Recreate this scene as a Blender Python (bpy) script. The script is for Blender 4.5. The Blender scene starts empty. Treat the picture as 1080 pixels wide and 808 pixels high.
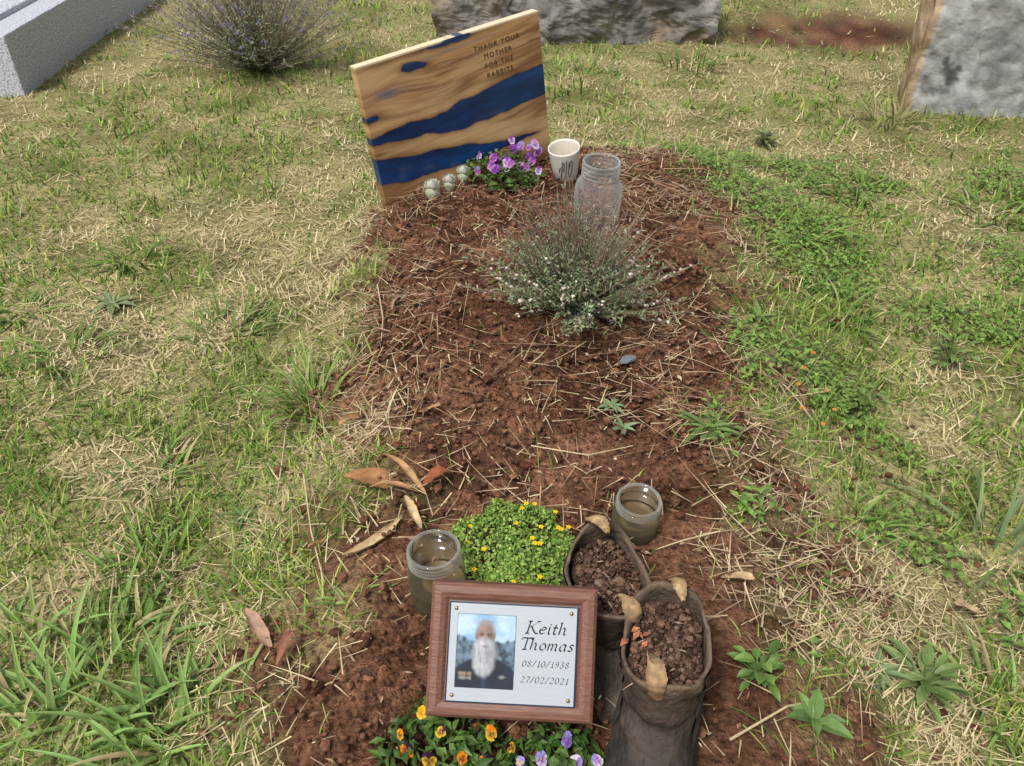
import bpy, bmesh, math, random
import numpy as np
from mathutils import Vector, Matrix
R = math.radians
random.seed(11); rng = np.random.default_rng(11)
scene = bpy.context.scene
C = scene.collection
U = random.uniform

# ------------------------------------------------------------------ camera
H = 1.15; PITCH = 37.0; F = 847.6
cam = bpy.data.objects.new('camera', bpy.data.cameras.new('camera')); C.objects.link(cam)
cam.location = (0, 0, H); cam.rotation_euler = (R(90-PITCH), 0, 0)
cam.data.sensor_width = 36; cam.data.lens = 18/math.tan(R(32.5))
cam.data.clip_start = .02; cam.data.clip_end = 500
scene.camera = cam
SP, CP = math.sin(R(PITCH)), math.cos(R(PITCH))
def ray(px, py):
    u = (px-540)/F; v = (404-py)/F
    return Vector((u, CP+v*SP, -SP+v*CP))

# ------------------------------------------------------------------ noise / terrain
def hash2(ix, iy, s):
    n = (ix*374761393 + iy*668265263 + s*1442695041) & 0xffffffff
    n = ((n ^ (n >> 13))*1274126177) & 0xffffffff
    n = (n ^ (n >> 16))
    return (n & 0xffff)/65535.0
def vnoise(x, y, s=0):
    x = np.asarray(x, float)+1000.; y = np.asarray(y, float)+1000.
    ix = np.floor(x).astype(np.int64); iy = np.floor(y).astype(np.int64)
    fx = x-ix; fy = y-iy
    fx = fx*fx*(3-2*fx); fy = fy*fy*(3-2*fy)
    a = hash2(ix, iy, s); b = hash2(ix+1, iy, s); c = hash2(ix, iy+1, s); d = hash2(ix+1, iy+1, s)
    return (a*(1-fx)+b*fx)*(1-fy)+(c*(1-fx)+d*fx)*fy
def fbm(x, y, s=0, o=4):
    t = 0; a = .5; n = 0
    for k in range(o):
        t = t+a*vnoise(x*2**k, y*2**k, s+k*17); n += a; a *= .5
    return t/n
def sst(a, b, x):
    t = np.clip((np.asarray(x, float)-a)/(b-a), 0, 1); return t*t*(3-2*t)
def G(x, y):
    x = np.asarray(x, float); y = np.asarray(y, float)
    xc = np.interp(y, [.3, 1.3, 2.3], [.04, .13, .16]); hw = np.interp(y, [.3, 1.3, 2.3], [.60, .64, .85])
    m = np.interp(y, [.6, 1.2, 1.9, 2.4], [.13, .168, .172, .13])*(1-sst(.42, 1.08, np.abs(x-xc)/hw))*(1-sst(2.45, 3.2, y))*sst(-.2, .4, y)
    return m+.05*(fbm(x*.9, y*.9, 5, 2)-.5)*sst(.2, .9, np.abs(x-xc))
def soil(x, y):
    x = np.asarray(x, float); y = np.asarray(y, float)
    ys = [.2, .6, .9, 1.3, 1.8, 2.3, 2.6]
    xl = np.interp(y, ys, [-.41, -.38, -.35, -.37, -.41, -.43, -.36]); xr = np.interp(y, ys, [.46, .47, .51, .56, .62, .68, .70])
    d = np.minimum(np.minimum(x-xl, xr-x), 2.9-y)
    m = .5+d/.23+(fbm(x*8, y*8, 31, 5)-.5)*2.5
    e = .5+(.45-np.hypot((x-1.9)/1.3, (y-4.9)/.9))*3+(fbm(x*5, y*5, 41, 3)-.5)*2
    return np.clip(np.maximum(m, e), 0, 1)
def at(px, py, dz=0.0):
    d = ray(px, py); lo, hi = .2, 9.0
    t = lo
    while t < hi:
        p = Vector((0, 0, H))+d*t
        if p.z < float(G(p.x, p.y))+dz: break
        t += .02
    a, b = t-.02, t
    for k in range(14):
        m = (a+b)/2; p = Vector((0, 0, H))+d*m
        if p.z < float(G(p.x, p.y))+dz: b = m
        else: a = m
    p = Vector((0, 0, H))+d*b
    return p
def at_z(px, py, z):
    d = ray(px, py); return Vector((0, 0, H))+d*((z-H)/d.z)

# ------------------------------------------------------------------ materials
def newmat(name):
    m = bpy.data.materials.new(name); m.use_nodes = True
    nt = m.node_tree; nt.nodes.clear()
    out = nt.nodes.new('ShaderNodeOutputMaterial')
    return m, nt, out
def N(nt, typ, **kw):
    n = nt.nodes.new('ShaderNode'+typ)
    for k, v in kw.items(): setattr(n, k, v)
    return n
def noise_node(nt, scale, detail=4, stretch=None, coord='Object'):
    tc = N(nt, 'TexCoord'); no = N(nt, 'TexNoise'); no.inputs['Scale'].default_value = scale; no.inputs['Detail'].default_value = detail
    if stretch:
        mp = N(nt, 'Mapping'); mp.inputs['Scale'].default_value = stretch
        nt.links.new(tc.outputs[coord], mp.inputs[0]); nt.links.new(mp.outputs[0], no.inputs['Vector'])
    else: nt.links.new(tc.outputs[coord], no.inputs['Vector'])
    return no
def vmat(name, rough=.7, spec=.3, nscale=60, namt=.35, bump=0, trans=0, bscale=None, metal=0):
    m, nt, out = newmat(name)
    at_ = N(nt, 'Attribute'); at_.attribute_name = 'Col'
    no = noise_node(nt, nscale, 5)
    mr = N(nt, 'MapRange'); mr.inputs[1].default_value = .25; mr.inputs[2].default_value = .75
    mr.inputs[3].default_value = 1-namt; mr.inputs[4].default_value = 1+namt
    nt.links.new(no.outputs['Fac'], mr.inputs[0])
    mx = N(nt, 'VectorMath', operation='SCALE')
    nt.links.new(at_.outputs['Color'], mx.inputs[0]); nt.links.new(mr.outputs[0], mx.inputs['Scale'])
    p = N(nt, 'BsdfPrincipled'); p.inputs['Roughness'].default_value = rough; p.inputs['Specular IOR Level'].default_value = spec; p.inputs['Metallic'].default_value = metal
    nt.links.new(mx.outputs[0], p.inputs['Base Color'])
    if bump:
        n2 = noise_node(nt, bscale or nscale, 6); b = N(nt, 'Bump'); b.inputs['Strength'].default_value = bump; b.inputs['Distance'].default_value = .01
        nt.links.new(n2.outputs['Fac'], b.inputs['Height']); nt.links.new(b.outputs[0], p.inputs['Normal'])
    if trans:
        t = N(nt, 'BsdfTranslucent'); nt.links.new(mx.outputs[0], t.inputs['Color'])
        ms = N(nt, 'MixShader'); ms.inputs[0].default_value = trans
        nt.links.new(p.outputs[0], ms.inputs[1]); nt.links.new(t.outputs[0], ms.inputs[2]); nt.links.new(ms.outputs[0], out.inputs[0])
    else: nt.links.new(p.outputs[0], out.inputs[0])
    return m
def glassmat(name, tint, dmin, dmax, dust_glare_col, refl=.9, nsc=14, edge=.2):
    m, nt, out = newmat(name)
    tr = N(nt, 'BsdfTransparent'); tr.inputs[0].default_value = (*tint, 1)
    gl = N(nt, 'BsdfGlossy'); gl.inputs['Roughness'].default_value = .03
    fr = N(nt, 'LayerWeight'); fr.inputs[0].default_value = .27
    mul = N(nt, 'Math', operation='MULTIPLY'); mul.inputs[1].default_value = refl
    nt.links.new(fr.outputs['Fresnel'], mul.inputs[0])
    a = N(nt, 'MixShader'); nt.links.new(mul.outputs[0], a.inputs[0]); nt.links.new(tr.outputs[0], a.inputs[1]); nt.links.new(gl.outputs[0], a.inputs[2])
    df = N(nt, 'BsdfDiffuse'); df.inputs[0].default_value = (*dust_glare_col, 1); tl = N(nt, 'BsdfTranslucent'); tl.inputs[0].default_value = (*dust_glare_col, 1)
    dm = N(nt, 'MixShader'); dm.inputs[0].default_value = .5; nt.links.new(df.outputs[0], dm.inputs[1]); nt.links.new(tl.outputs[0], dm.inputs[2])
    no = noise_node(nt, nsc, 2); mr = N(nt, 'MapRange'); mr.inputs[1].default_value = .35; mr.inputs[2].default_value = .7; mr.inputs[3].default_value = dmin; mr.inputs[4].default_value = dmax
    nt.links.new(no.outputs['Fac'], mr.inputs[0])
    # more of the mix edge-on: dust, and painted sky glare on clear glass
    ed = N(nt, 'LayerWeight'); ed.inputs[0].default_value = .28; e2 = N(nt, 'Math', operation='MULTIPLY_ADD'); e2.inputs[1].default_value = edge
    nt.links.new(ed.outputs['Facing'], e2.inputs[0]); nt.links.new(mr.outputs[0], e2.inputs[2])
    b = N(nt, 'MixShader'); nt.links.new(e2.outputs[0], b.inputs[0]); nt.links.new(a.outputs[0], b.inputs[1]); nt.links.new(dm.outputs[0], b.inputs[2])
    nt.links.new(b.outputs[0], out.inputs[0]); return m
M = {
 'grass': vmat('grass_blade', .55, .25, 3, .15, trans=.3),
 'straw': vmat('straw', .75, .2, 30, .15, trans=.1),
 'leaf': vmat('leaf', .5, .3, 90, .2, trans=.25),
 'petal': vmat('petal', .55, .25, 200, .12, trans=.25),
 'dry': vmat('dry_leaf', .8, .2, 60, .4, trans=.15),
 'clod': vmat('earth', .95, .1, 120, .4, .4, bscale=300),
 'wood': vmat('tan_wood', .6, .3, 60, .08),
 'paint': vmat('smooth_surface', .35, .5, 30, .05),
 'brass': vmat('brass', .35, .5, 30, .05, metal=.8),
 'ink': vmat('ink', .5, .2, 100, .1),
 'leather': vmat('worn_leather', .66, .3, 26, .5, .6, bscale=100),
 'stone': vmat('rough_stone', .9, .15, 16, .40, 1.0, bscale=24),
 'web': vmat('webbing', .8, .2, 120, .45),
 'glass': glassmat('clear_glass', (.99, .995, .99), .075, .15, (.92, .94, .93), .95, 14, .26),  # whitish mix paints sky reflections into the clear glass, no dirt
 'dirty_glass': glassmat('dusty_glass', (.96, .955, .90), .05, .18, (.46, .42, .29), .95, 16, .20),
 'rim': glassmat('glass_rim', (.98, .985, .97), .18, .34, (.82, .83, .78)),
}
# granite with speckles
m, nt, out = newmat('granite'); p = N(nt, 'BsdfPrincipled'); p.inputs['Roughness'].default_value = .5
no = noise_node(nt, 120, 3); cr = N(nt, 'ValToRGB')
cr.color_ramp.elements[0].position = .34; cr.color_ramp.elements[0].color = (.16, .17, .18, 1); cr.color_ramp.elements[1].position = .6; cr.color_ramp.elements[1].color = (.56, .58, .62, 1)
e = cr.color_ramp.elements.new(.45); e.color = (.38, .40, .44, 1)
nt.links.new(no.outputs['Fac'], cr.inputs[0]); nt.links.new(cr.outputs[0], p.inputs['Base Color']); nt.links.new(p.outputs[0], out.inputs[0]); M['granite'] = m
# stained reddish wood for the plaque
m, nt, out = newmat('stained_wood'); p = N(nt, 'BsdfPrincipled'); p.inputs['Roughness'].default_value = .5
no = noise_node(nt, 30, 6, (1.2, 14, 14)); cr = N(nt, 'ValToRGB')
cr.color_ramp.elements[0].position = .25; cr.color_ramp.elements[0].color = (.105, .040, .026, 1); cr.color_ramp.elements[1].position = .78; cr.color_ramp.elements[1].color = (.215, .100, .068, 1)
nt.links.new(no.outputs['Fac'], cr.inputs[0]); nt.links.new(cr.outputs[0], p.inputs['Base Color'])
b = N(nt, 'Bump'); b.inputs['Strength'].default_value = .3; b.inputs['Distance'].default_value = .003
nt.links.new(no.outputs['Fac'], b.inputs['Height']); nt.links.new(b.outputs[0], p.inputs['Normal']); nt.links.new(p.outputs[0], out.inputs[0]); M['stain'] = m
# brushed silver plate
m, nt, out = newmat('silver_plate'); p = N(nt, 'BsdfPrincipled'); p.inputs['Roughness'].default_value = .42; p.inputs['Metallic'].default_value = .2
no = noise_node(nt, 40, 4, (1, 60, 1)); cr = N(nt, 'ValToRGB'); cr.color_ramp.elements[0].color = (.32, .35, .38, 1); cr.color_ramp.elements[1].color = (.46, .50, .53, 1)
nt.links.new(no.outputs['Fac'], cr.inputs[0]); nt.links.new(cr.outputs[0], p.inputs['Base Color']); nt.links.new(p.outputs[0], out.inputs[0]); M['plate'] = m
# water
m, nt, out = newmat('murky_water'); p = N(nt, 'BsdfPrincipled'); p.inputs['Roughness'].default_value = .06
no = noise_node(nt, 40, 3); cr = N(nt, 'ValToRGB'); cr.color_ramp.elements[0].color = (.075, .048, .02, 1); cr.color_ramp.elements[1].color = (.15, .10, .045, 1)
nt.links.new(no.outputs['Fac'], cr.inputs[0]); nt.links.new(cr.outputs[0], p.inputs['Base Color']); nt.links.new(p.outputs[0], out.inputs[0]); M['water'] = m
# board: wood and resin come from the vertex colours, shine from the alpha
m, nt, out = newmat('wood_and_resin'); p = N(nt, 'BsdfPrincipled'); a_ = N(nt, 'Attribute'); a_.attribute_name = 'Col'
nt.links.new(a_.outputs['Color'], p.inputs['Base Color'])
mr = N(nt, 'MapRange'); mr.inputs[3].default_value = .48; mr.inputs[4].default_value = .2
nt.links.new(a_.outputs['Alpha'], mr.inputs[0]); nt.links.new(mr.outputs[0], p.inputs['Roughness']); nt.links.new(p.outputs[0], out.inputs[0]); M['board'] = m
# ground
m, nt, out = newmat('ground'); p = N(nt, 'BsdfPrincipled'); p.inputs['Roughness'].default_value = .95; p.inputs['Specular IOR Level'].default_value = .1
a_ = N(nt, 'Attribute'); a_.attribute_name = 'Col'
n1 = noise_node(nt, 110, 10); mr = N(nt, 'MapRange'); mr.inputs[1].default_value = .3; mr.inputs[2].default_value = .7; mr.inputs[3].default_value = .42; mr.inputs[4].default_value = 1.55
nt.links.new(n1.outputs['Fac'], mr.inputs[0]); sc = N(nt, 'VectorMath', operation='SCALE'); nt.links.new(a_.outputs['Color'], sc.inputs[0]); nt.links.new(mr.outputs[0], sc.inputs['Scale'])
nt.links.new(sc.outputs[0], p.inputs['Base Color'])
n2 = noise_node(nt, 200, 10); b = N(nt, 'Bump'); b.inputs['Strength'].default_value = 1.0; b.inputs['Distance'].default_value = .012
nt.links.new(n2.outputs['Fac'], b.inputs['Height']); nt.links.new(b.outputs[0], p.inputs['Normal']); nt.links.new(p.outputs[0], out.inputs[0]); M['ground'] = m

# ------------------------------------------------------------------ mesh helpers
def tag(o, label=None, cat=None, group=None, kind=None):
    if label: o['label'] = label
    if cat: o['category'] = cat
    if group: o['group'] = group
    if kind: o['kind'] = kind
    return o
def thing(name, label, cat, loc=(0, 0, 0), rot=None, group=None):
    o = bpy.data.objects.new(name, None); C.objects.link(o); o.empty_display_size = .02
    o.location = loc
    if rot is not None:
        o.rotation_mode = 'QUATERNION'; o.rotation_quaternion = rot
    return tag(o, label, cat, group)
def rc(c, k=.15):
    s = 1+U(-k, k); return tuple(max(0, x*s*(1+U(-k*.3, k*.3))) for x in c[:3])
def mixc(a, b, t): return tuple(a[i]*(1-t)+b[i]*t for i in range(3))
ICO = None
class MB:
    def __init__(s): s.v = []; s.f = []; s.c = []
    def add(s, vs, fs, cs):
        b = len(s.v); s.v += [tuple(v) for v in vs]
        s.f += [tuple(i+b for i in f) for f in fs]
        if isinstance(cs, tuple): cs = [cs]*len(vs)
        s.c += cs
    def poly(s, pts, c): s.add(pts, [tuple(range(len(pts)))], tuple(c))
    def arch(s, base, az, L, W, elev, droop, c0, c1, segs=5, leaf=False, fold=.0):
        """a blade or leaf that leaves base at an elevation (deg) and droops"""
        h = Vector((math.cos(az), math.sin(az), 0)); sd = Vector((-h.y, h.x, 0)); p_ = Vector(base); pts = [p_.copy()]; e = R(elev)
        ups = []
        for k in range(segs):
            d = h*math.cos(e)+Vector((0, 0, math.sin(e))); ups.append(-h*math.sin(e)+Vector((0, 0, math.cos(e))))
            p_ = p_+d*(L/segs); pts.append(p_.copy()); e -= R(droop)/segs
        ups.append(ups[-1])
        vs = []; cs = []
        for k, q in enumerate(pts):
            t = k/segs
            w = W*(max(.05, math.sin(math.pi*min(1, .06+t*.94)**.85)) if leaf else max(.03, (1-t)**.7*(.55+.45*min(1, t*4))))
            cc = mixc(c0, c1, t)
            up = ups[k]*(fold*w)
            vs += [q-sd*w*.5+up, q, q+sd*w*.5+up]; cs += [cc, mixc(cc, (0, 0, 0), .12), cc]
        fs = []
        for k in range(segs):
            a = 3*k; fs += [(a, a+1, a+4, a+3), (a+1, a+2, a+5, a+4)]
        s.add(vs, fs, cs)
    def leafq(s, b, d, n, L, W, c, bend=.2):
        d = d.normalized(); sd = d.cross(n).normalized(); n = sd.cross(d)
        mid = b+d*L*.5; tip = b+d*L-n*L*bend
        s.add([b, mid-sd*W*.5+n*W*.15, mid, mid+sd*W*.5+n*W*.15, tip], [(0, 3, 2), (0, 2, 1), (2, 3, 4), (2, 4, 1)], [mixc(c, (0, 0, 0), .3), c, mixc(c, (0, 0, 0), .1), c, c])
    def tube(s, pts, rad, c, n=5):
        vs = []; m = len(pts)
        for i, p_ in enumerate(pts):
            d = (pts[min(i+1, m-1)]-pts[max(i-1, 0)]).normalized()
            a = d.cross(Vector((.31, .9, .3))).normalized(); b = d.cross(a)
            r = rad[i] if isinstance(rad, (list, tuple)) else rad
            vs += [p_+a*r*math.cos(2*math.pi*k/n)+b*r*math.sin(2*math.pi*k/n) for k in range(n)]
        fs = [(i*n+k, i*n+(k+1) % n, (i+1)*n+(k+1) % n, (i+1)*n+k) for i in range(m-1) for k in range(n)]
        fs += [tuple(range(n))[::-1], tuple((m-1)*n+k for k in range(n))]
        s.add(vs, fs, tuple(c))
    def lump(s, c, r, col, squash=.75):
        global ICO
        if ICO is None:
            bm = bmesh.new(); bmesh.ops.create_icosphere(bm, subdivisions=1, radius=1); bm.verts.ensure_lookup_table()
            ICO = ([v.co.copy() for v in bm.verts], [tuple(v.index for v in f.verts) for f in bm.faces]); bm.free()
        q = Vector((U(.7, 1.3), U(.7, 1.3), squash*U(.7, 1.2)))
        s.add([c+Vector((v.x*q.x, v.y*q.y, v.z*q.z))*r*U(.8, 1.2) for v in ICO[0]], ICO[1], tuple(col))
    def lathe(s, prof, n, col, wob=0):
        vs = []; cs = []
        for i, (r, z) in enumerate(prof):
            cc = col[i] if isinstance(col, list) else col
            for k in range(n):
                a = 2*math.pi*k/n; rr = max(r, 1e-5)*(1+U(-wob, wob))
                vs.append((rr*math.cos(a), rr*math.sin(a), z)); cs.append(tuple(cc))
        s.add(vs, [(i*n+k, i*n+(k+1) % n, (i+1)*n+(k+1) % n, (i+1)*n+k) for i in range(len(prof)-1) for k in range(n)], cs)
    def build(s, name, mat, parent=None, loc=None, smooth=False, alpha=None):
        me = bpy.data.meshes.new(name); me.from_pydata(s.v, [], s.f); me.update()
        a = me.color_attributes.new('Col', 'FLOAT_COLOR', 'POINT')
        arr = np.ones((len(s.v), 4), np.float32); arr[:, :3] = np.array(s.c, np.float32)[:, :3]
        if alpha is not None: arr[:, 3] = alpha
        a.data.foreach_set('color', arr.ravel())
        if smooth: me.polygons.foreach_set('use_smooth', [True]*len(me.polygons))
        me.materials.append(mat)
        o = bpy.data.objects.new(name, me); C.objects.link(o)
        if parent: o.parent = parent
        if loc is not None: o.location = loc
        return o
def rbox(sx, sy, sz, bev, col, center=(0, 0, 0), seg=2):
    bm = bmesh.new(); bmesh.ops.create_cube(bm, size=1)
    for v in bm.verts: v.co = Vector((v.co.x*sx, v.co.y*sy, v.co.z*sz))+Vector(center)
    if bev: bmesh.ops.bevel(bm, geom=list(bm.edges), offset=bev, segments=seg, affect='EDGES', profile=.6)
    bm.verts.index_update(); mb = MB(); mb.add([v.co.copy() for v in bm.verts], [tuple(v.index for v in f.verts) for f in bm.faces], tuple(col)); bm.free(); return mb

def blade_mesh(name, P, L, W, az, lean, curl, c0, c1, mat, seg=3):
    n = len(P); h = np.stack([np.cos(az), np.sin(az), 0*az], 1); sd = np.stack([-np.sin(az), np.cos(az), 0*az], 1)
    nv = 2*seg+1; V = np.zeros((n, nv, 3), np.float32); K = np.ones((n, nv, 4), np.float32)
    p_ = P.copy(); th = lean.copy()
    for k in range(seg+1):
        t = k/seg
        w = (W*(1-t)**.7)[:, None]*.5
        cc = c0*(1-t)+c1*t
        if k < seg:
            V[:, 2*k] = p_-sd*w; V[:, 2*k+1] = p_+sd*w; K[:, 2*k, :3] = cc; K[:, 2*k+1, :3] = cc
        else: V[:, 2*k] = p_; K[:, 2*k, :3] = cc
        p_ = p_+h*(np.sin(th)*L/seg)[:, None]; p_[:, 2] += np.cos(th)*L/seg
        th = th+curl/seg
    pat = []; st = []
    for k in range(seg-1): st.append(len(pat)); pat += [2*k, 2*k+1, 2*k+3, 2*k+2]
    st.append(len(pat)); pat += [2*seg-2, 2*seg-1, 2*seg]
    pat = np.array(pat); st = np.array(st)
    loops = (np.arange(n)[:, None]*nv+pat[None]).ravel().astype(np.int32); starts = (np.arange(n)[:, None]*len(pat)+st[None]).ravel().astype(np.int32)
    me = bpy.data.meshes.new(name); me.vertices.add(n*nv); me.vertices.foreach_set('co', V.ravel())
    me.loops.add(len(loops)); me.loops.foreach_set('vertex_index', loops)
    me.polygons.add(len(starts)); me.polygons.foreach_set('loop_start', starts)
    me.update(calc_edges=True); me.validate()
    a = me.color_attributes.new('Col', 'FLOAT_COLOR', 'POINT'); a.data.foreach_set('color', K.ravel())
    me.materials.append(mat); o = bpy.data.objects.new(name, me); C.objects.link(o); return o

# ------------------------------------------------------------------ ground
def axis(lo, hi, step, far, g=1.09):
    a = list(np.arange(lo, hi+1e-6, step)); s = step; b = a[-1]
    while b < far: s *= g; b += s; a.append(b)
    s = step; b = a[0]; pre = []
    while b > -far: s *= g; b -= s; pre.append(b)
    return np.array(pre[::-1]+a)
xs = axis(-.9, 1.05, .007, 80); ys = axis(.25, 2.95, .007, 80)
X, Y = np.meshgrid(xs, ys); S = soil(X, Y)
fade = 1-sst(4, 7, np.hypot(X, Y-1.5))
lump_ = np.clip(fbm(X*3.2, Y*3.2, 83, 2)*2.6-.60, .35, 1.2)          # crumbly here, bare and smooth there
cl = fbm(X*15, Y*15, 3, 3)-.5; cl2 = fbm(X*60, Y*60, 9, 3)-.5; cl3 = vnoise(X*125, Y*125, 19)-.5
Z = G(X, Y)+S*fade*(.020*cl+lump_*(.023*np.abs(cl2)*2+.008*cl3)-.007)+(1-S)*fade*.012*(fbm(X*12, Y*12, 4, 3)-.5)
sc1 = np.array([.078, .034, .0190]); sc2 = np.array([.200, .098, .056]); tf1 = np.array([.18, .17, .065]); tf2 = np.array([.37, .32, .155])
ns = np.clip(fbm(X*9, Y*9, 77, 4)*2.2-.6, 0, 1)[..., None]; ng = np.clip(fbm(X*6, Y*6, 78, 4)*2-.5, 0, 1)[..., None]
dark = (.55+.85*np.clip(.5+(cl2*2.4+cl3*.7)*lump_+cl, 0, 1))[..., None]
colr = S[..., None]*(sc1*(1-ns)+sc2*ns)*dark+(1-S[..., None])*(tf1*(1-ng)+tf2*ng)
ny, nx = X.shape; idx = np.arange(nx*ny).reshape(ny, nx)
quads = np.stack([idx[:-1, :-1], idx[:-1, 1:], idx[1:, 1:], idx[1:, :-1]], -1).reshape(-1, 4)
me = bpy.data.meshes.new('ground'); me.vertices.add(nx*ny); me.vertices.foreach_set('co', np.stack([X, Y, Z], -1).astype(np.float32).ravel())
me.loops.add(quads.size); me.loops.foreach_set('vertex_index', quads.astype(np.int32).ravel()); me.polygons.add(len(quads)); me.polygons.foreach_set('loop_start', np.arange(0, quads.size, 4, dtype=np.int32))
me.polygons.foreach_set('use_smooth', np.ones(len(quads), bool)); me.update(calc_edges=True)
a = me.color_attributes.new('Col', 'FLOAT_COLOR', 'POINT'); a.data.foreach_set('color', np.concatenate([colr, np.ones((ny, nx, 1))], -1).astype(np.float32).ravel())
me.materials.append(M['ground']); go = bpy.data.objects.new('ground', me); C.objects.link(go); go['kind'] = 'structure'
go['label'] = 'red earth grave mound in a lawn of patchy dry turf'

# ------------------------------------------------------------------ grass, thatch, straw, clods
def scatter(n, k, pw):
    x = rng.uniform(-5.5, 5.5, n); y = rng.uniform(.15, 9, n)
    d = np.sqrt(x*x+y*y+1.0); keep = (rng.random(n) < np.minimum(1, (k/d)**pw)) & (np.abs(x) < .72*(y*.8+.7)+.35)
    return x[keep], y[keep]
GA, GB, GC_, ST, SB = map(np.array, [(.225, .350, .060), (.10, .195, .030), (.38, .44, .11), (.74, .65, .39), (.50, .385, .21)])
def greenness(x, y):
    g = .5+(fbm(x*1.7, y*1.7, 55, 3)-.5)*1.1+(fbm(x*6.5, y*6.5, 56, 3)-.5)*1.35+.045
    g = g+.18*np.exp(-((x+.75)/.35)**2-((y-.55)/.35)**2)+.18*np.exp(-((x-1.0)/.45)**2-((y-1.6)/.6)**2)
    g = g-.16*np.exp(-((x-.75)/.3)**2-((y-.7)/.3)**2)-.08*np.exp(-((x+1.1)/.5)**2-((y-1.9)/.6)**2)+.06*(y > 3)
    return g
x, y = scatter(2700000, 1.35, 2.0)
sm = soil(x, y); g = greenness(x, y)
keep = (rng.random(len(x)) > np.minimum(.987, sm*1.10)) & (rng.random(len(x)) < .30+.85*np.clip(fbm(x*9, y*9, 61, 3)*2-.55, 0, 1))
x, y, g = x[keep], y[keep], g[keep]
n = len(x); d = np.sqrt(x*x+y*y+1)
isg = rng.random(n) < np.clip((g-.34)*3.6, .07, .97)
r1 = rng.random(n)[:, None]
cg = np.where(rng.random(n)[:, None] < .30, GC_, GA*(1-r1)+GB*r1); cs = ST*(1-r1*.8)+SB*r1*.8
c = np.where(isg[:, None], cg, cs)*rng.uniform(.75, 1.2, n)[:, None]
P = np.stack([x, y, G(x, y)-.004], 1)
L = rng.gamma(5, .0056, n)*(.65+.9*np.clip(g, 0, 1)); L = np.clip(L, .012, .085); W = rng.uniform(.0022, .0050, n)*(d/1.5)**.75
ln = np.where(isg, rng.uniform(.2, 1.3, n), rng.uniform(.5, 1.45, n)); cu = rng.uniform(.0, 1.0, n)*np.where(isg, 1, .3)
print('BLADES', n)
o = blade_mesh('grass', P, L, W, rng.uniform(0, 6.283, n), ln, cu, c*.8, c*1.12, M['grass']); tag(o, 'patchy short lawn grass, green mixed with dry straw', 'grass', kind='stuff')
# thatch lying flat in the lawn
x, y = scatter(560000, 1.3, 2.0); sm = soil(x, y); g = greenness(x, y); keep = (rng.random(len(x)) > sm*.85) & (rng.random(len(x)) < np.clip(1.5-g*1.7, .12, 1)); x, y = x[keep], y[keep]; n = len(x); d = np.sqrt(x*x+y*y+1)
r1 = rng.random(n)[:, None]; c = (ST*.92*(1-r1)+SB*r1)*rng.uniform(.7, 1.15, n)[:, None]
P = np.stack([x, y, G(x, y)+rng.uniform(.002, .015, n)], 1)
o = blade_mesh('dry_thatch', P, rng.uniform(.02, .075, n), rng.uniform(.0012, .0028, n)*(d/1.5)**.75, rng.uniform(0, 6.283, n), rng.uniform(1.3, 1.75, n), rng.uniform(-.5, .5, n), c, c, M['straw']); tag(o, 'dry straw thatch lying flat among the lawn grass', 'dry grass', kind='stuff')
# straw lying on the mound, with longer stalks along its edges
n = 10500; x = rng.uniform(-.55, .9, n); y = rng.uniform(.3, 3, n); lit = fbm(x*4, y*4, 91, 3)
edge_ = (x > .30) | (x < -.20)
w_ = np.clip((lit-.42)*4.2, .03, 1)*np.where(edge_, 1.7, .45); keep = (soil(x, y) > .2) & (rng.random(n) < w_); x, y, edge_ = x[keep], y[keep], edge_[keep]; n = len(x)
r1 = rng.random(n)[:, None]; c = (np.array([.60, .48, .31])*(1-r1)+np.array([.29, .175, .10])*r1)*rng.uniform(.7, 1.2, n)[:, None]
P = np.stack([x, y, G(x, y)+rng.uniform(.006, .020, n)], 1)
L = rng.gamma(2.2, .022, n)+.012; L = np.where((rng.random(n) < .09) & edge_, L*1.4+.07, L)
o = blade_mesh('straw', P, L, rng.uniform(.0010, .0029, n), rng.uniform(0, 6.283, n), rng.uniform(1.42, 1.7, n), rng.uniform(-.35, .5, n), c, c*.9, M['straw'], 4); tag(o, 'loose straw scattered over the red earth mound', 'straw', kind='stuff')
# crumbs of earth
mb = MB()
for k in range(22000):
    x_, y_ = U(-.55, .9), U(.3, 1.8) if random.random() < .7 else U(1.8, 2.95)
    if float(soil(x_, y_)) < .4 and random.random() < .85: continue
    cr_ = float(fbm(x_*3.2, y_*3.2, 83, 2))*2.6-.60
    if random.random() > cr_+.25: continue
    r = min(.011, .0010+random.expovariate(1/.0019)); q = random.random()
    mb.lump(Vector((x_, y_, float(G(x_, y_))+r*.3+U(0, .010))), r, rc(mixc((.068, .030, .017), (.20, .098, .056), q), .2))
tag(mb.build('earth_clods', M['clod'], smooth=False), 'crumbs and clods of red brown earth on the mound', 'soil', kind='stuff')
# wood chips
mb = MB()
for k in range(1200):
    x_, y_ = U(-.45, .8), U(.3, 2.8)
    if float(soil(x_, y_)) < .35: continue
    z_ = float(G(x_, y_))+U(.008, .018)
    a_ = U(0, 6.28); d_ = Vector((math.cos(a_), math.sin(a_), U(-.25, .25))); nn = Vector((U(-.5, .5), U(-.5, .5), 1)).normalized()
    mb.leafq(Vector((x_, y_, z_)), d_, nn, U(.005, .019), U(.002, .006), rc(random.choice([(.38, .26, .165), (.28, .155, .1), (.48, .38, .26), (.2, .115, .07)]), .25))
tag(mb.build('leaf_litter', M['dry']), 'small flakes of bark and leaf litter on the mound', 'leaf litter', kind='stuff')
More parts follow.
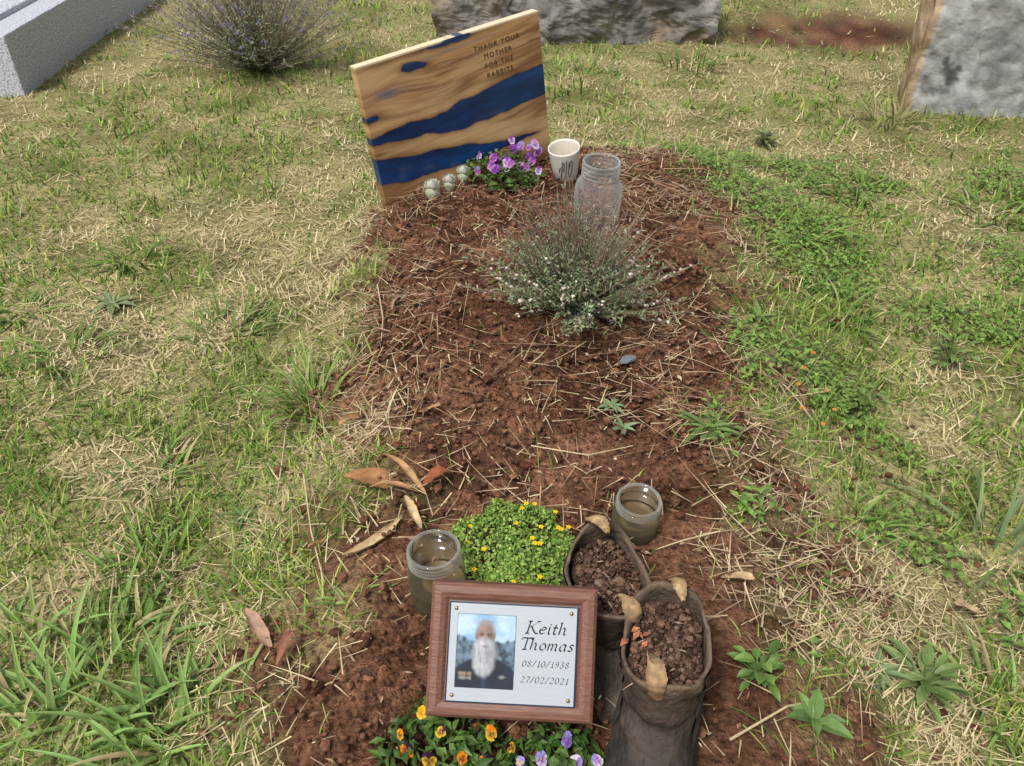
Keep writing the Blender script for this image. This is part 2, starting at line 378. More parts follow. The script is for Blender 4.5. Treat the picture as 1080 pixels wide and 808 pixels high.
# low broad leaved cover running through the right hand lawn
mb = MB()
for k in range(40000):
    x_, y_ = U(.35, 2.2), U(.45, 2.9)
    f_ = float(fbm(x_*3.4, y_*3.4, 141, 3))
    if f_ < .46 or random.random() > (f_-.43)*6 or float(soil(x_, y_)) > .6: continue
    z_ = float(G(x_, y_))+U(.010, .040); a_ = U(0, 6.28)
    mb.leafq(Vector((x_, y_, z_)), Vector((math.cos(a_), math.sin(a_), U(-.2, .35))), Vector((U(-.4, .4), U(-.4, .4), 1)), U(.009, .026), U(.006, .014), rc(mixc((.11, .21, .04), (.26, .38, .09), random.random()), .2))
tag(mb.build('clover', M['leaf']), 'low clover and small leaved weeds through the lawn right of the mound', 'ground cover', kind='stuff')

# ------------------------------------------------------------------ headboard
BL = Vector((-.383, 2.29, .1)); wv = Vector((.51, .356, .07)); hv = Vector((-.048, -.013, .414))
BW, BH = wv.length, hv.length; BX = wv.normalized(); BZ = (hv-BX*hv.dot(BX)).normalized(); BY = BZ.cross(BX)  # BY points away from the camera
q = Matrix((BX, BY, BZ)).transposed().to_quaternion()
hb = thing('memorial_headboard', 'tan timber headboard with blue resin rivers, leaning at the head of the mound', 'headboard', BL, q)
nxg, nzg = 340, 240; BE = .05; TH = .032
s_, t_ = np.meshgrid(np.linspace(0, 1, nxg), np.linspace(-.0, 1+BE/BH, nzg))   # t from the top down, a little below ground
def band(top, bot, sd):
    kx = [0, .15, .35, .55, .75, 1]
    a = np.interp(s_, kx, top)+.06*(fbm(s_*6, s_*0+sd, sd, 4)-.5); b = np.interp(s_, kx, bot)+.06*(fbm(s_*7, s_*0+sd+2, sd+3, 4)-.5)
    return np.minimum(t_-a, b-t_)
d1 = band([.485, .475, .475, .45, .405, .385], [.530, .560, .605, .635, .64, .615], 21)
d2 = band([.66, .685, .735, .79, .845, .89], [.835, .865, .89, .905, .905, .875], 24)
d3 = .030-np.hypot((s_-.30-.25*(t_-.12))*.5, (t_-.11-.18*(s_-.3))*1.3)+.06*(fbm(s_*12, t_*12, 8, 3)-.5)
d4 = .018-np.hypot((s_-.48)*.16, t_-.02)+.03*(fbm(s_*14, t_*14, 18, 3)-.5)
d5 = .016-np.hypot((s_-.02)*.5, (t_-.36)*.9)+.03*(fbm(s_*14, t_*14, 28, 3)-.5)
dd = np.maximum(np.maximum(np.maximum(d1, d2), np.maximum(d3, d4)), d5); blue = sst(-.002, .002, dd)
flow = t_+.10*np.interp(s_, [0, 1], [.0, .6])+.12*fbm(s_*2.5, t_*3, 15, 2)
gr = fbm(s_*2.2, flow*26, 33, 4); gr2 = fbm(s_*9, flow*120, 36, 2); big = fbm(s_*1.8, flow*7, 39, 3)
wd = np.array([.48, .260, .105]); wk = np.array([.21, .095, .038]); wl = np.array([.61, .40, .195])
k1 = np.clip((gr-.32)*2.5, 0, 1)[..., None]; col = wk*(1-k1)+wd*k1; k2 = np.clip((gr2-.42)*1.8, 0, .4)[..., None]; col = col*(1-k2)+wl*k2
kl_ = np.clip((big-.52)*3.5, 0, .7)[..., None]; col = col*(1-kl_)+wl*kl_
kb_ = np.clip((.48-big)*4, 0, .65)[..., None]; col = col*(1-kb_)+np.array([.175, .078, .032])*kb_
edge = np.exp(-np.clip(-dd, 0, 1)/.020)[..., None]*.88; col = col*(1-edge)+np.array([.125, .055, .02])*edge
grey = (np.exp(-((s_-.13)/.07)**2-((t_-.22-.15*(s_-.1))/.03)**2)*.85+np.exp(-((s_-.5)/.2)**2-((t_-.10+.05*s_)/.012)**2)*.5)[..., None]; col = col*(1-grey)+np.array([.12, .12, .16])*grey
knot = (np.exp(-((s_-.55)/.05)**2-((t_-.30)/.03)**2)*.6)[..., None]; col = col*(1-knot)+np.array([.17, .065, .02])*knot
bb = np.array([.010, .047, .165]); bb2 = np.array([.006, .018, .062]); kb = np.clip(fbm(s_*5, t_*14, 66, 4)*2-.5, 0, 1)[..., None]
bl = bb2*(1-kb)+bb*kb; rim = np.exp(-np.clip(dd, 0, 1)/.005)[..., None]*.6; bl = bl*(1-rim)+np.array([.012, .01, .012])*rim
lip = sst(.985, .992, 1-t_)[..., None]; col = col*(1-lip)+np.array([.70, .56, .37])*lip
col = col*(1-blue[..., None])+bl*blue[..., None]
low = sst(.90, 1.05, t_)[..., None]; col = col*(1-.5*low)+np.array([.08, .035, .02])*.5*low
mb = MB()
XX = s_*BW; ZZ = BH*(1-t_)
def grid_face(yv):
    b = len(mb.v); mb.v += list(map(tuple, np.stack([XX, np.full_like(XX, yv), ZZ], -1).reshape(-1, 3))); mb.c += list(map(tuple, col.reshape(-1, 3)))
    i = np.arange(nxg*nzg).reshape(nzg, nxg)+b; return i
i0 = grid_face(0.0); i1 = grid_face(TH)
for (i, fl) in ((i0, False), (i1, True)):
    qd = np.stack([i[:-1, :-1], i[1:, :-1], i[1:, 1:], i[:-1, 1:]], -1).reshape(-1, 4)
    if fl: qd = qd[:, ::-1]
    mb.f += list(map(tuple, qd.tolist()))
for a_, b_ in ((i0[0], i1[0]), (i0[-1], i1[-1]), (i0[:, 0], i1[:, 0]), (i0[:, -1], i1[:, -1])):
    for k in range(len(a_)-1): mb.f.append((int(a_[k]), int(b_[k]), int(b_[k+1]), int(a_[k+1])))
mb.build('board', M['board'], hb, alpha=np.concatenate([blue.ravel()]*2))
def textmesh(body, size, mat, col, parent, name, mtx, ext=.0005, bold=.0):
    cu = bpy.data.curves.new('txt', 'FONT'); cu.body = body; cu.size = size; cu.align_x = 'CENTER'; cu.align_y = 'CENTER'; cu.extrude = ext; cu.offset = bold; cu.space_character = 1.3; cu.space_line = 1.35
    to = bpy.data.objects.new('txt', cu); C.objects.link(to); dg = bpy.context.evaluated_depsgraph_get(); dg.update()
    me = bpy.data.meshes.new_from_object(to.evaluated_get(dg)); bpy.data.objects.remove(to)
    a = me.color_attributes.new('Col', 'FLOAT_COLOR', 'POINT'); a.data.foreach_set('color', list((*col, 1))*len(me.vertices))
    me.materials.clear(); me.materials.append(mat); me.name = name
    o = bpy.data.objects.new(name, me); C.objects.link(o); o.parent = parent; o.matrix_local = mtx; return o
textmesh('THANK YOUR\nMOTHER\nFOR THE\nRABBITS', .0212, M['ink'], (.085, .038, .015), hb, 'inscription', Matrix.Translation((BW*.742, -.0005, BH*.772)) @ Matrix.Rotation(R(90), 4, 'X'), bold=-.0002)

# ------------------------------------------------------------------ plaque with calligraphic lettering
LET = {
 'K': (.70, [[(0, 1), (0, 0)], [(.60, 1.0), (.02, .46)], [(.16, .60), (.40, .22), (.56, .03), (.74, .0)], [(-.12, 1), (.12, 1)], [(-.12, 0), (.12, 0)], [(.48, 1.0), (.70, 1.0)]]),
 'e': (.46, [[(.05, .3), (.38, .36), (.4, .5), (.25, .56), (.06, .4), (.05, .15), (.2, 0), (.4, .1)]]),
 'i': (.27, [[(.02, .48), (.1, .55), (.1, .12), (.17, 0), (.25, .06)], [(.11, .80), (.14, .76)]]),
 't': (.34, [[(.12, .8), (.1, .15), (.18, 0), (.32, .08)], [(-.02, .55), (.28, .55)]]),
 'h': (.56, [[(.05, 1), (.05, 0)], [(-.05, .95), (.05, 1)], [(.05, .32), (.25, .56), (.37, .46), (.37, .1), (.44, 0), (.53, .06)]]),
 'T': (.66, [[(0, .84), (.06, .98), (.40, .97), (.72, .98)], [(.72, .98), (.74, .84)], [(.39, .97), (.39, .02)], [(.24, 0), (.54, 0)]]),
 'o': (.5, [[(.24, .56), (.06, .4), (.06, .15), (.22, 0), (.42, .14), (.42, .42), (.24, .56)]]),
 'm': (.76, [[(.0, .48), (.06, .54), (.06, .3), (.06, 0)], [(.06, .34), (.2, .56), (.32, .46), (.32, .2), (.32, 0)], [(.32, .34), (.48, .56), (.6, .46), (.6, .08), (.66, 0), (.74, .06)]]),
 'a': (.54, [[(.4, .5), (.22, .56), (.05, .36), (.08, .06), (.22, .0), (.4, .22)], [(.41, .56), (.4, .1), (.44, 0), (.52, .05)]]),
 's': (.40, [[(.34, .5), (.2, .56), (.08, .44), (.3, .2), (.24, .02), (.02, .05)]]),
 '0': (.52, [[(.25, .85), (.05, .6), (.05, .2), (.25, 0), (.45, .2), (.45, .6), (.25, .85)]]),
 '1': (.4, [[(.08, .7), (.24, .85)], [(.24, .85), (.24, .0)], [(.12, 0), (.36, 0)]]),
 '2': (.52, [[(.06, .65), (.22, .85), (.42, .68), (.3, .35), (.05, .02)], [(.05, .02), (.46, .02)]]),
 '3': (.5, [[(.06, .75), (.25, .85), (.4, .66), (.2, .46)], [(.2, .46), (.44, .3), (.36, .05), (.2, 0), (.04, .1)]]),
 '7': (.48, [[(.05, .83), (.46, .83)], [(.46, .84), (.3, .45), (.2, 0)]]),
 '8': (.52, [[(.25, .45), (.08, .65), (.25, .85), (.42, .65), (.25, .45), (.06, .2), (.25, 0), (.45, .2), (.25, .45)]]),
 '9': (.5, [[(.42, .65), (.25, .85), (.06, .65), (.22, .42), (.42, .6)], [(.44, .66), (.40, .25), (.26, .05), (.12, 0)]]),
 '/': (.42, [[(.02, -.06), (.38, .95)]]),
}
def catmull(pts, n=6):
    if len(pts) < 3: return pts
    o = []; q_ = [pts[0]]+list(pts)+[pts[-1]]
    if pts[0] == pts[-1]: q_[0] = pts[-2]; q_[-1] = pts[1]
    for i in range(1, len(q_)-2):
        p0, p1, p2, p3 = q_[i-1:i+3]
        for k in range(n):
            t = k/n
            o.append(tuple(.5*(2*p1[j]+(p2[j]-p0[j])*t+(2*p0[j]-5*p1[j]+4*p2[j]-p3[j])*t*t+(-p0[j]+3*p1[j]-3*p2[j]+p3[j])*t**3) for j in (0, 1)))
    o.append(pts[-1]); return o
def lettering(text, size, cx, y0, z0, col, nib=.10, shear=.28, track=.06, ang=38, wide=1.0):
    mb = MB(); tot = (sum(LET[ch][0]+track for ch in text)-track)*wide
    x0 = cx-tot*size/2-shear*.4*size; nb = Vector((math.cos(R(ang)), math.sin(R(ang)), 0))*nib*.5*size; th = Vector((-nb.y, nb.x, 0)).normalized()*.020*size; zz = z0
    for ch in text:
        w, strokes = LET[ch]
        for st in strokes:
            zz += .000004; pts = catmull(st)
            P_ = [Vector((x0+(x*wide+y*shear)*size, y0+y*size, zz)) for x, y in pts]
            for a_, b_ in zip(P_[:-1], P_[1:]):
                for off in (th, -th): mb.poly([a_-nb+off, a_+nb+off, b_+nb+off, b_-nb+off], col)
        x0 += (w+track)*size*wide
    return mb
elev = 42.0
PN = Vector((0, -math.cos(R(elev)), math.sin(R(elev)))); PX = Vector((1, 0, 0)); PYv = PN.cross(PX)
q = Matrix((PX, PYv, PN)).transposed().to_quaternion() @ Matrix.Rotation(R(-2.9), 3, 'Z').to_quaternion()
pc = at_z(540, 687, .265)
pq = thing('memorial_plaque', 'reddish stained wooden plaque on a short post holding a silver plate with a portrait', 'plaque', pc, q)
PW, PH = .210, .166
rbox(PW, PH, .012, .004, (1, 1, 1), (0, 0, -.014), 2).build('backing_board', M['stain'], pq)
# frame with a raised lip
fr = MB(); prof = [(0, -.008), (0, .004), (.004, .0075), (.012, .0085), (.018, .006), (.0215, .0025), (.0215, -.008)]
cor = [(-1, -1), (1, -1), (1, 1), (-1, 1)]
vs = []
for (sx, sy) in cor:
    for (ins, z) in prof: vs.append((sx*(PW/2-ins), sy*(PH/2-ins), z))
npf = len(prof)
fr.add(vs, [(c*npf+k, ((c+1) % 4)*npf+k, ((c+1) % 4)*npf+k+1, c*npf+k+1) for c in range(4) for k in range(npf-1)], (1, 1, 1))
fr.build('frame', M['stain'], pq)
PLW, PLH = .163, .124
pl = rbox(PLW, PLH, .004, .0012, (1, 1, 1), (0, -.002, .0045), 1).build('plate', M['plate'], pq)
rbox(PW-.04, PH-.04, .010, 0, (1, 1, 1), (0, 0, -.0031)).build('panel', M['stain'], pq)
zt = .0068
bd = MB(); bw = .0017
for (x0, x1, y0, y1) in ((-PLW/2, PLW/2, PLH/2-bw, PLH/2), (-PLW/2, PLW/2, -PLH/2, -PLH/2+bw), (-PLW/2, -PLW/2+bw, -PLH/2+bw, PLH/2-bw), (PLW/2-bw, PLW/2, -PLH/2+bw, PLH/2-bw)):
    bd.poly([(x0, y0-.002, zt), (x1, y0-.002, zt), (x1, y1-.002, zt), (x0, y1-.002, zt)], (.015, .03, .06))
bd.build('border', M['ink'], pl)
for sx in (-1, 1):
    for sy in (-1, 1):
        sw = MB(); sw.lathe([(.0026, 0), (.0024, .0009), (.0015, .0015), (0, .0016)], 14, (.30, .21, .10))
        sw.build('screw', M['brass'], pl, (sx*(PLW/2-.0085), sy*(PLH/2-.0085)-.002, zt-.0002), True)
ink = (.012, .012, .02)
for (tx, sz, cx, y0) in (('Keith', .0150, .0440, .0250), ('Thomas', .0144, .0440, .0050)):
    lettering(tx, sz, cx, y0, zt+.0002, ink, .115, .28, .10, 38, 1.20).build('name_lettering', M['ink'], pl)
for (tx, sz, cx, y0) in (('08/10/1938', .0084, .0430, -.0160), ('27/02/2021', .0084, .0425, -.0355)):
    lettering(tx, sz, cx, y0, zt+.0002, ink, .095, .24, .17, 38, 1.12).build('date_lettering', M['ink'], pl)
# portrait: a flat print, its tones held in a fine grid of vertex colours
gu, gv = 92, 112; u0, v0 = np.meshgrid(np.linspace(-1, 1, gu), np.linspace(-1, 1, gv)); u = u0/1.12; v = (v0+.16)/1.10-.10
def lay(img, sd, c, w=.035):
    k = sst(-w, w, sd)[..., None]; return img*(1-k)+np.asarray(c)*k
def ell(cx, cy, rx, ry): return (1-np.hypot((u-cx)/rx, (v-cy)/ry))*min(rx, ry)
one = np.ones((gv, gu, 1))
cloud = np.clip(fbm(u*2+3, v*3, 7, 4)*2.2-.6, 0, 1)[..., None]
img = (np.array([.20, .36, .54])*(1-cloud)+np.array([.42, .54, .64])*cloud)*one
tree = .10+.30*(fbm(u*3+8, u*0, 5, 3)-.3)+.25*np.abs(u)-v
tt = np.clip(fbm(u*9, v*9, 14, 4)*2.4-.7, 0, 1)[..., None]
img = lay(img, tree, np.array([.025, .04, .055])*(1-tt)+np.array([.13, .20, .27])*tt, .05)
fold = (.6+.8*fbm(u*4, v*3, 24, 3))[..., None]
img = lay(img, -.10-.40*np.abs(u)**2.2-v, np.array([.010, .015, .030])*fold, .03)
img = lay(img, np.minimum(.15-np.abs(u+.02)+.25*(v+.2), -.1-v), (.22, .26, .31), .03)
img = lay(img, np.minimum(.07-np.abs(u+.01), -.25-v)*1.0, (.02, .03, .07), .03)
hn = (.75+.5*fbm(u*22, v*9, 3, 3))[..., None]
img = lay(img, ell(-.02, .46, .31, .35), np.array([.22, .22, .235])*hn, .06)
shade = (1.0-.55*np.clip((u+.02)/.3, -.3, 1))[..., None]
img = lay(img, ell(-.02, .44, .235, .30), np.array([.25, .155, .12])*shade, .06)
img = lay(img, ell(-.02, .74, .19, .06), np.array([.21, .21, .22])*hn, .08)
for sx in (-1, 1):
    img = lay(img, ell(-.02+sx*.105, .455, .08, .045), (.075, .05, .042), .045)
    img = lay(img, ell(-.02+sx*.115, .525, .09, .02), (.16, .15, .145), .025)
    img = lay(img, ell(-.02+sx*.26, .42, .035, .08), (.18, .115, .09), .04)
img = lay(img, ell(-.03, .37, .045, .10), (.30, .19, .15), .05)
bn = (.55+.9*fbm(u*15+3, v*6, 44, 4))[..., None]*(1.05-.35*np.clip((u+.02)/.35, -.2, 1))[..., None]
beard = np.maximum(np.maximum(ell(-.02, .10, .35, .27), ell(-.04, -.18, .34, .40)), ell(-.02, .0, .38, .24))+.07*(fbm(u*8, v*8, 46, 3)-.5)
img = lay(img, beard, np.array([.29, .30, .32])*bn, .07)
img = lay(img, ell(-.02, .235, .18, .05), np.array([.34, .34, .36])*bn, .05)
img = lay(img, ell(-.02, .165, .07, .016), (.12, .075, .065), .03)
md = np.clip(vnoise(u*22, v*0+3, 71)*2-.6, 0, 1)[..., None]
img = lay(img, np.minimum(.20-np.abs(u+.60), .045-np.abs(v+.52)), np.array([.17, .06, .055])*(1-md)+np.array([.22, .20, .14])*md, .025)
img = lay(img, np.minimum(.20-np.abs(u+.60), .045-np.abs(v+.62))-.02*(vnoise(u*16, v*0, 72) > .5), np.array([.20, .19, .16]), .025)
img = lay(img, np.minimum(.14-np.abs(u-.54), .04-np.abs(v+.57))-.03*(vnoise(u*18, v*0, 73) > .5), np.array([.19, .185, .17]), .025)
img = img*(.90+.20*rng.random((gv, gu, 1)))
img = np.where((np.maximum(np.abs(u0), np.abs(v0)) > .985)[..., None], np.array([.02, .03, .06]), img)
ph = MB(); hx, hy, ox, oy = .037, .0455, -.0335, .0
ph.v = [(ox+a*hx, oy+b*hy, zt+.0004) for a, b in zip(u0.ravel(), v0.ravel())]; ph.c = list(map(tuple, np.clip(img, 0, 1).reshape(-1, 3)))
i = np.arange(gu*gv).reshape(gv, gu); ph.f = list(map(tuple, np.stack([i[:-1, :-1], i[:-1, 1:], i[1:, 1:], i[1:, :-1]], -1).reshape(-1, 4).tolist()))
ph.build('portrait_photo', M['paint'], pl)
# post, in plaque space pointing straight down
qi = q.inverted(); dn = qi @ Vector((0, 0, -1)); pt0 = Vector((.006, -.03, -.020)); po = MB()
rgt = Vector((1, 0, 0)); rgt = (rgt-dn*rgt.dot(dn)).normalized(); fw = dn.cross(rgt)
ringT = [pt0+rgt*a*.018+fw*b*.018 for a, b in ((-1, -1), (1, -1), (1, 1), (-1, 1))]
top = [v_-dn*((-.0195-v_.z)/(-dn.z)) for v_ in ringT]      # mitred against the back of the board
vs = top+[v_+dn*.30 for v_ in ringT]
po.add(vs, [(0, 1, 5, 4), (1, 2, 6, 5), (2, 3, 7, 6), (3, 0, 4, 7), (0, 3, 2, 1), (4, 5, 6, 7)], (1, 1, 1)); po.build('post', M['stain'], pq)

# ------------------------------------------------------------------ boots
def boot(label, loc, heading, tilt, hgt, seed, cshaft, cvamp, roll=0, scale=1.0):
    random.seed(seed)
    q = Matrix.Rotation(R(heading), 3, 'Z') @ Matrix.Rotation(R(tilt), 3, 'Y') @ Matrix.Rotation(R(roll), 3, 'X')
    b = thing('boot', label, 'boot', loc, q.to_quaternion(), 'pair of worn leather boots used as planters')
    b.scale = (scale, scale, scale)
    zz = [0, .03, .05, .065, .08, .10, .13, .17, .22]
    FR = [.225, .232, .222, .196, .160, .112, .076, .066, .064]; BK = [-.060, -.066, -.064, -.060, -.058, -.056, -.058, -.060, -.064]; HW = [.044, .051, .052, .050, .047, .044, .044, .047, .051]
    n = 96
    def pt(z, th, off=0):
        k = z if z <= .1 else .1+(z-.1)*(.12/(hgt-.1))
        f, bk, w = np.interp(k, zz, FR), np.interp(k, zz, BK), np.interp(k, zz, HW)
        cx = (f+bk)/2; a_ = (f-bk)/2+off; c_, s2 = math.cos(th), math.sin(th)
        x = cx+a_*math.copysign(abs(c_)**.85, c_)
        ball = 1+.06*math.exp(-((x-.14)/.05)**2)-.06*math.exp(-((x-.04)/.035)**2) if k < .08 else 1
        y = (w*ball+off)*math.copysign(abs(s2)**.75, s2)
        lat = math.cos(th)*2+seed; lon = math.sin(th)*2
        nz = (float(vnoise(lat*.8, lon*.8+z*14, seed))-.5)*.17+(float(vnoise(lat*1.3+3, lon*.9+z*70, seed+4))-.5)*.11*(1 if k > .06 else .5)
        wr = min(1, z/.06); flop = max(0, (k-.15)/.07)
        rr = 1+nz*wr+.13*flop*(float(vnoise(lat*.9+7, lon*.9, seed+13))-.5)
        # creases round the ankle and across the vamp
        rr += .042*math.sin(z*270+2.5*math.sin(th*2+seed)+lat*1.5)*math.exp(-((k-.125)/.036)**2)+.018*math.sin(z*520+3*math.sin(th*3)+lon*2)*math.exp(-((k-.135)/.04)**2)
        up = .010*math.cos(2*th)*max(0, (k-.13)/.09)**2+.014*(float(vnoise(lat*.8, lon*.8, seed+9))-.5)*max(0, (k-.16)/.06)
        cr_ = .0055*math.sin(x*230+3*y*40)*math.exp(-((x-.12)/.04)**2)*wr if k < .11 else 0
        return Vector((cx+(x-cx)*rr, y*rr, z+up+cr_))
    zs = [0, .008, .018, .03, .04, .05, .056, .062, .068, .074, .080, .086, .092, .098, .103, .108, .113, .118, .123, .128, .133, .138, .144, .151, .159, .168]
    zs = [z for z in zs if z < hgt-.015]+[hgt-.014, hgt-.005, hgt]
    up_ = MB(); rows = []
    for z in zs:
        for k in range(n):
            th = 2*math.pi*k/n; p_ = pt(z, th); t = min(1, max(0, (z-.09)/.07)); c_ = mixc(cvamp, cshaft, t)
            scuff = float(fbm(p_.x*40+seed, p_.y*40+z*40, 5, 4)); c_ = mixc(c_, (.17, .125, .09), .75*max(0, scuff-.5)/.5)
            c_ = mixc(c_, (.012, .010, .009), max(0, .45-scuff)*1.6)
            if z > hgt-.008: c_ = mixc(c_, (.17, .115, .078), .55)
            up_.v.append(tuple(p_)); up_.c.append(rc(c_, .05))
        rows.append(z)
    for z in (hgt-.001, hgt-.012, hgt-.04, hgt-.065):
        for k in range(n):
            p_ = pt(z, 2*math.pi*k/n, -.0040); up_.v.append(tuple(p_)); up_.c.append(rc(mixc(cshaft, (.14, .10, .07), .6), .1))
        rows.append(z)
    for i in range(len(rows)-1):
        for k in range(n): up_.f.append((i*n+k, i*n+(k+1) % n, (i+1)*n+(k+1) % n, (i+1)*n+k))
    up_.build('upper', M['leather'], b, smooth=True)
    so = MB(); prof = [(-.022, .001), (-.018, .005), (-.004, .0055), (.004, .004), (.0045, .0)]
    for z, off in prof:
        for k in range(n):
            p_ = pt(0, 2*math.pi*k/n, off); so.v.append((p_.x, p_.y, z)); so.c.append((.03, .025, .022))
    for i in range(len(prof)-1):
        for k in range(n): so.f.append((i*n+k, i*n+(k+1) % n, (i+1)*n+(k+1) % n, (i+1)*n+k))
    so.f.append(tuple(range(n))[::-1]); so.build('sole', M['leather'], b, smooth=True)
    for sg in (1, -1):                              # elastic side gussets
        ep = MB(); nz_, na = 34, 17
        for i in range(nz_):
            z = .085+(hgt-.006-.085)*i/(nz_-1); half = R(10+20*i/(nz_-1))
            for k in range(na):
                th = sg*R(88)+half*(2*k/(na-1)-1); p_ = pt(z, th, .0020); ep.v.append(tuple(p_)); ep.c.append(rc((.030, .024, .021) if (k % 2) else (.052, .043, .036), .1))
        for i in range(nz_-1):
            for k in range(na-1): ep.f.append((i*na+k, i*na+k+1, (i+1)*na+k+1, (i+1)*na+k))
        ep.build('elastic_panel', M['web'], b, smooth=True)
    # soil in the top
    sf = MB(); zs_ = hgt-.030
    ring = [pt(zs_, 2*math.pi*k/n, -.005) for k in range(n)]; ctr = sum(ring, Vector())/n
    for p_ in ring: p_.z = zs_
    ctr.z = zs_
    vs = [ctr+Vector((0, 0, .008))]
    for r in (.35, .7, 1.0):
        for p_ in ring: vs.append(ctr+(p_-ctr)*r+Vector((0, 0, U(-.003, .004)+.006*(1-r))))
    fs = [(0, 1+k, 1+(k+1) % n) for k in range(n)]+[(1+i*n+k, 1+(i+1)*n+k, 1+(i+1)*n+(k+1) % n, 1+i*n+(k+1) % n) for i in range(2) for k in range(n)]
    sf.add(vs, fs, (.06, .035, .025))
    for k in range(900):
        a_ = U(0, 6.28); r = math.sqrt(random.random())*.94; p_ = ctr+(ring[int(a_/6.2832*n) % n]-ctr)*r; rr = min(.005, .0008+random.expovariate(1/.0013))
        sf.lump(Vector((p_.x, p_.y, zs_+.004+U(0, .007))), rr, rc(random.choice([(.09, .05, .035), (.13, .072, .05), (.05, .03, .022), (.16, .10, .072)]), .2))
    for k in range(16):
        a_ = U(0, 6.28); p_ = ctr+(ring[int(a_/6.2832*n) % n]-ctr)*math.sqrt(random.random())*.85; p_.z = zs_+U(.008, .014); a_ = U(0, 6.28)
        sf.leafq(p_, Vector((math.cos(a_), math.sin(a_), U(-.1, .3))), Vector((U(-.4, .4), U(-.4, .4), 1)), U(.008, .030), U(.0012, .003), rc(random.choice([(.30, .21, .14), (.18, .11, .07), (.38, .29, .2)]), .2))
    if seed == 5:
        for k in range(6): sf.leafq(ctr+Vector((U(-.01, .02), U(-.042, -.025), .012+U(0, .006))), Vector((U(-1, 1), U(-1, 1), .3)), Vector((0, 0, 1)), U(.010, .016), U(.005, .009), rc((.33, .13, .07), .2))
    sf.build('soil_fill', M['clod'], b)
    # pull tabs fore and aft: frayed, tapering scraps of webbing that curl over the rim
    for th, (sw_, inn) in ((0, (-.5, .95)), (math.pi, (.7, .70))):
        base = pt(hgt, th); o_ = Vector((math.cos(th), 0, 0)); tb = MB(); z_ = Vector((0, 0, 1)); y_ = Vector((0, 1, 0))
        path = [base+o_*.002-z_*.022, base+o_*.0035-z_*.002, base+o_*.001+z_*.008, base-o_*.007*inn+z_*.014+y_*.003*sw_, base-o_*.017*inn+z_*.015+y_*.007*sw_, base-o_*.027*inn+z_*.009+y_*.013*sw_, base-o_*.034*inn-z_*.001+y_*.018*sw_]
        ws = [.015, .019, .022, .022, .018, .011, .002]
        fine = []; fw_ = []; fs_ = []
        for i in range(6):
            for k in range(5):
                t = k/5; q_ = (i+t)/6
                fine.append(path[i].lerp(path[i+1], t)+Vector((0, U(-.0008, .0008), U(-.0008, .0008)))); fw_.append((ws[i]*(1-t)+ws[i+1]*t)*U(.88, 1.1))
                fs_.append(Vector((.5*sw_*q_, 1, .7*sw_*q_+.25*math.sin(q_*5))).normalized())
        nn_ = len(fine); crossn = 5; vs = []; cs = []
        for p_, w_, s2 in zip(fine, fw_, fs_):
            for j in range(crossn):
                uu = j/(crossn-1)-.5; vs.append(p_+s2*w_*uu-o_*(.006*(uu*uu*4-1)*.5)); q_ = len(vs)/(nn_*crossn)
                cs.append(rc(mixc(mixc((.20, .125, .065), (.42, .30, .16), q_), (.16, .09, .045), abs(uu)*1.1), .12))
        for layer in (0, 1):
            tb.add([v_+(z_*.0012-o_*.0012)*layer for v_ in vs], [(i*crossn+j, i*crossn+j+1, (i+1)*crossn+j+1, (i+1)*crossn+j) for i in range(nn_-1) for j in range(crossn-1)], cs)
        tb.build('pull_tab', M['web'], b, smooth=True)
    return b
o2 = at_z(720, 653, .305)
boot('worn brown boot in front, its toe towards the camera, filled with earth', (o2.x, o2.y, .305-.195*1.10), -108, 7, .195, 5, (.078, .053, .037), (.032, .026, .023), roll=4, scale=1.10)
o1 = at_z(627, 578, .295)
boot('worn dark boot standing behind the other boot, filled with earth', (o1.x, o1.y+.02, .295-.195*1.07), -72, 16, .195, 8, (.056, .042, .031), (.045, .035, .027), scale=1.07)
random.seed(21)

# ------------------------------------------------------------------ jars and mug
def jar(label, loc, r, h, water, mat, tilt=(0, 0), neck=.86):
    q = (Matrix.Rotation(R(tilt[0]), 3, 'X') @ Matrix.Rotation(R(tilt[1]), 3, 'Y')).to_quaternion()
    j = thing('glass_jar', label, 'jar', loc, q, None)
    rn = r*neck; n0 = .70
    out_ = [(0, .003), (r*.80, 0), (r*.95, .004), (r, .012), (r, h*(n0-.12)), (r*.99, h*(n0-.07)), (r*.955, h*(n0-.02)), (r*.5+rn*.5, h*(n0+.02)), (rn*1.03, h*(n0+.055)), (rn, h*(n0+.085)), (rn, h)]
    g = MB(); g.lathe(out_, 56, (1, 1, 1)); g.build('glass', mat, j, smooth=True)
    t = MB(); hh = h*(1-n0-.085)
    for k in range(3):
        z = h-hh*(.34+.26*k)
        t.lathe([(rn+.0002, z-hh*.08), (rn+.0026, z), (rn+.0002, z+hh*.08)], 56, (1, 1, 1))
    t.lathe([(rn+.0003, h-hh*.12), (rn+.0022, h-hh*.05), (rn+.0008, h+.0014), (rn-.0024, h+.0014), (rn-.0034, h-.002)], 56, (1, 1, 1))
    t.build('screw_thread', M['rim'], j, smooth=True)
    if water:
        wm = MB(); rr = r-.0022; wm.lathe([(0, .005), (rr*.8, .005), (rr, .014), (rr, water), (0, water)], 40, (1, 1, 1)); wm.build('murky_water', M['water'], j)
    return j
p = at(464, 630); jar('dusty glass jar of murky water left of the yellow flowered cushion plant', (p.x, p.y, p.z-.006), .0435, .112, .042, M['dirty_glass'], (-2, -2), .87)
p = at(668, 555); jar('short dusty glass jar of murky water behind the two boots', (p.x, p.y, p.z-.012), .0395, .080, .032, M['dirty_glass'], (4, 2), .88)
p = at(627, 236); jar('empty clear glass jar standing behind the twiggy heath shrub', (p.x, p.y, p.z-.012), .064, .198, 0, M['glass'], (4, 2), .76)
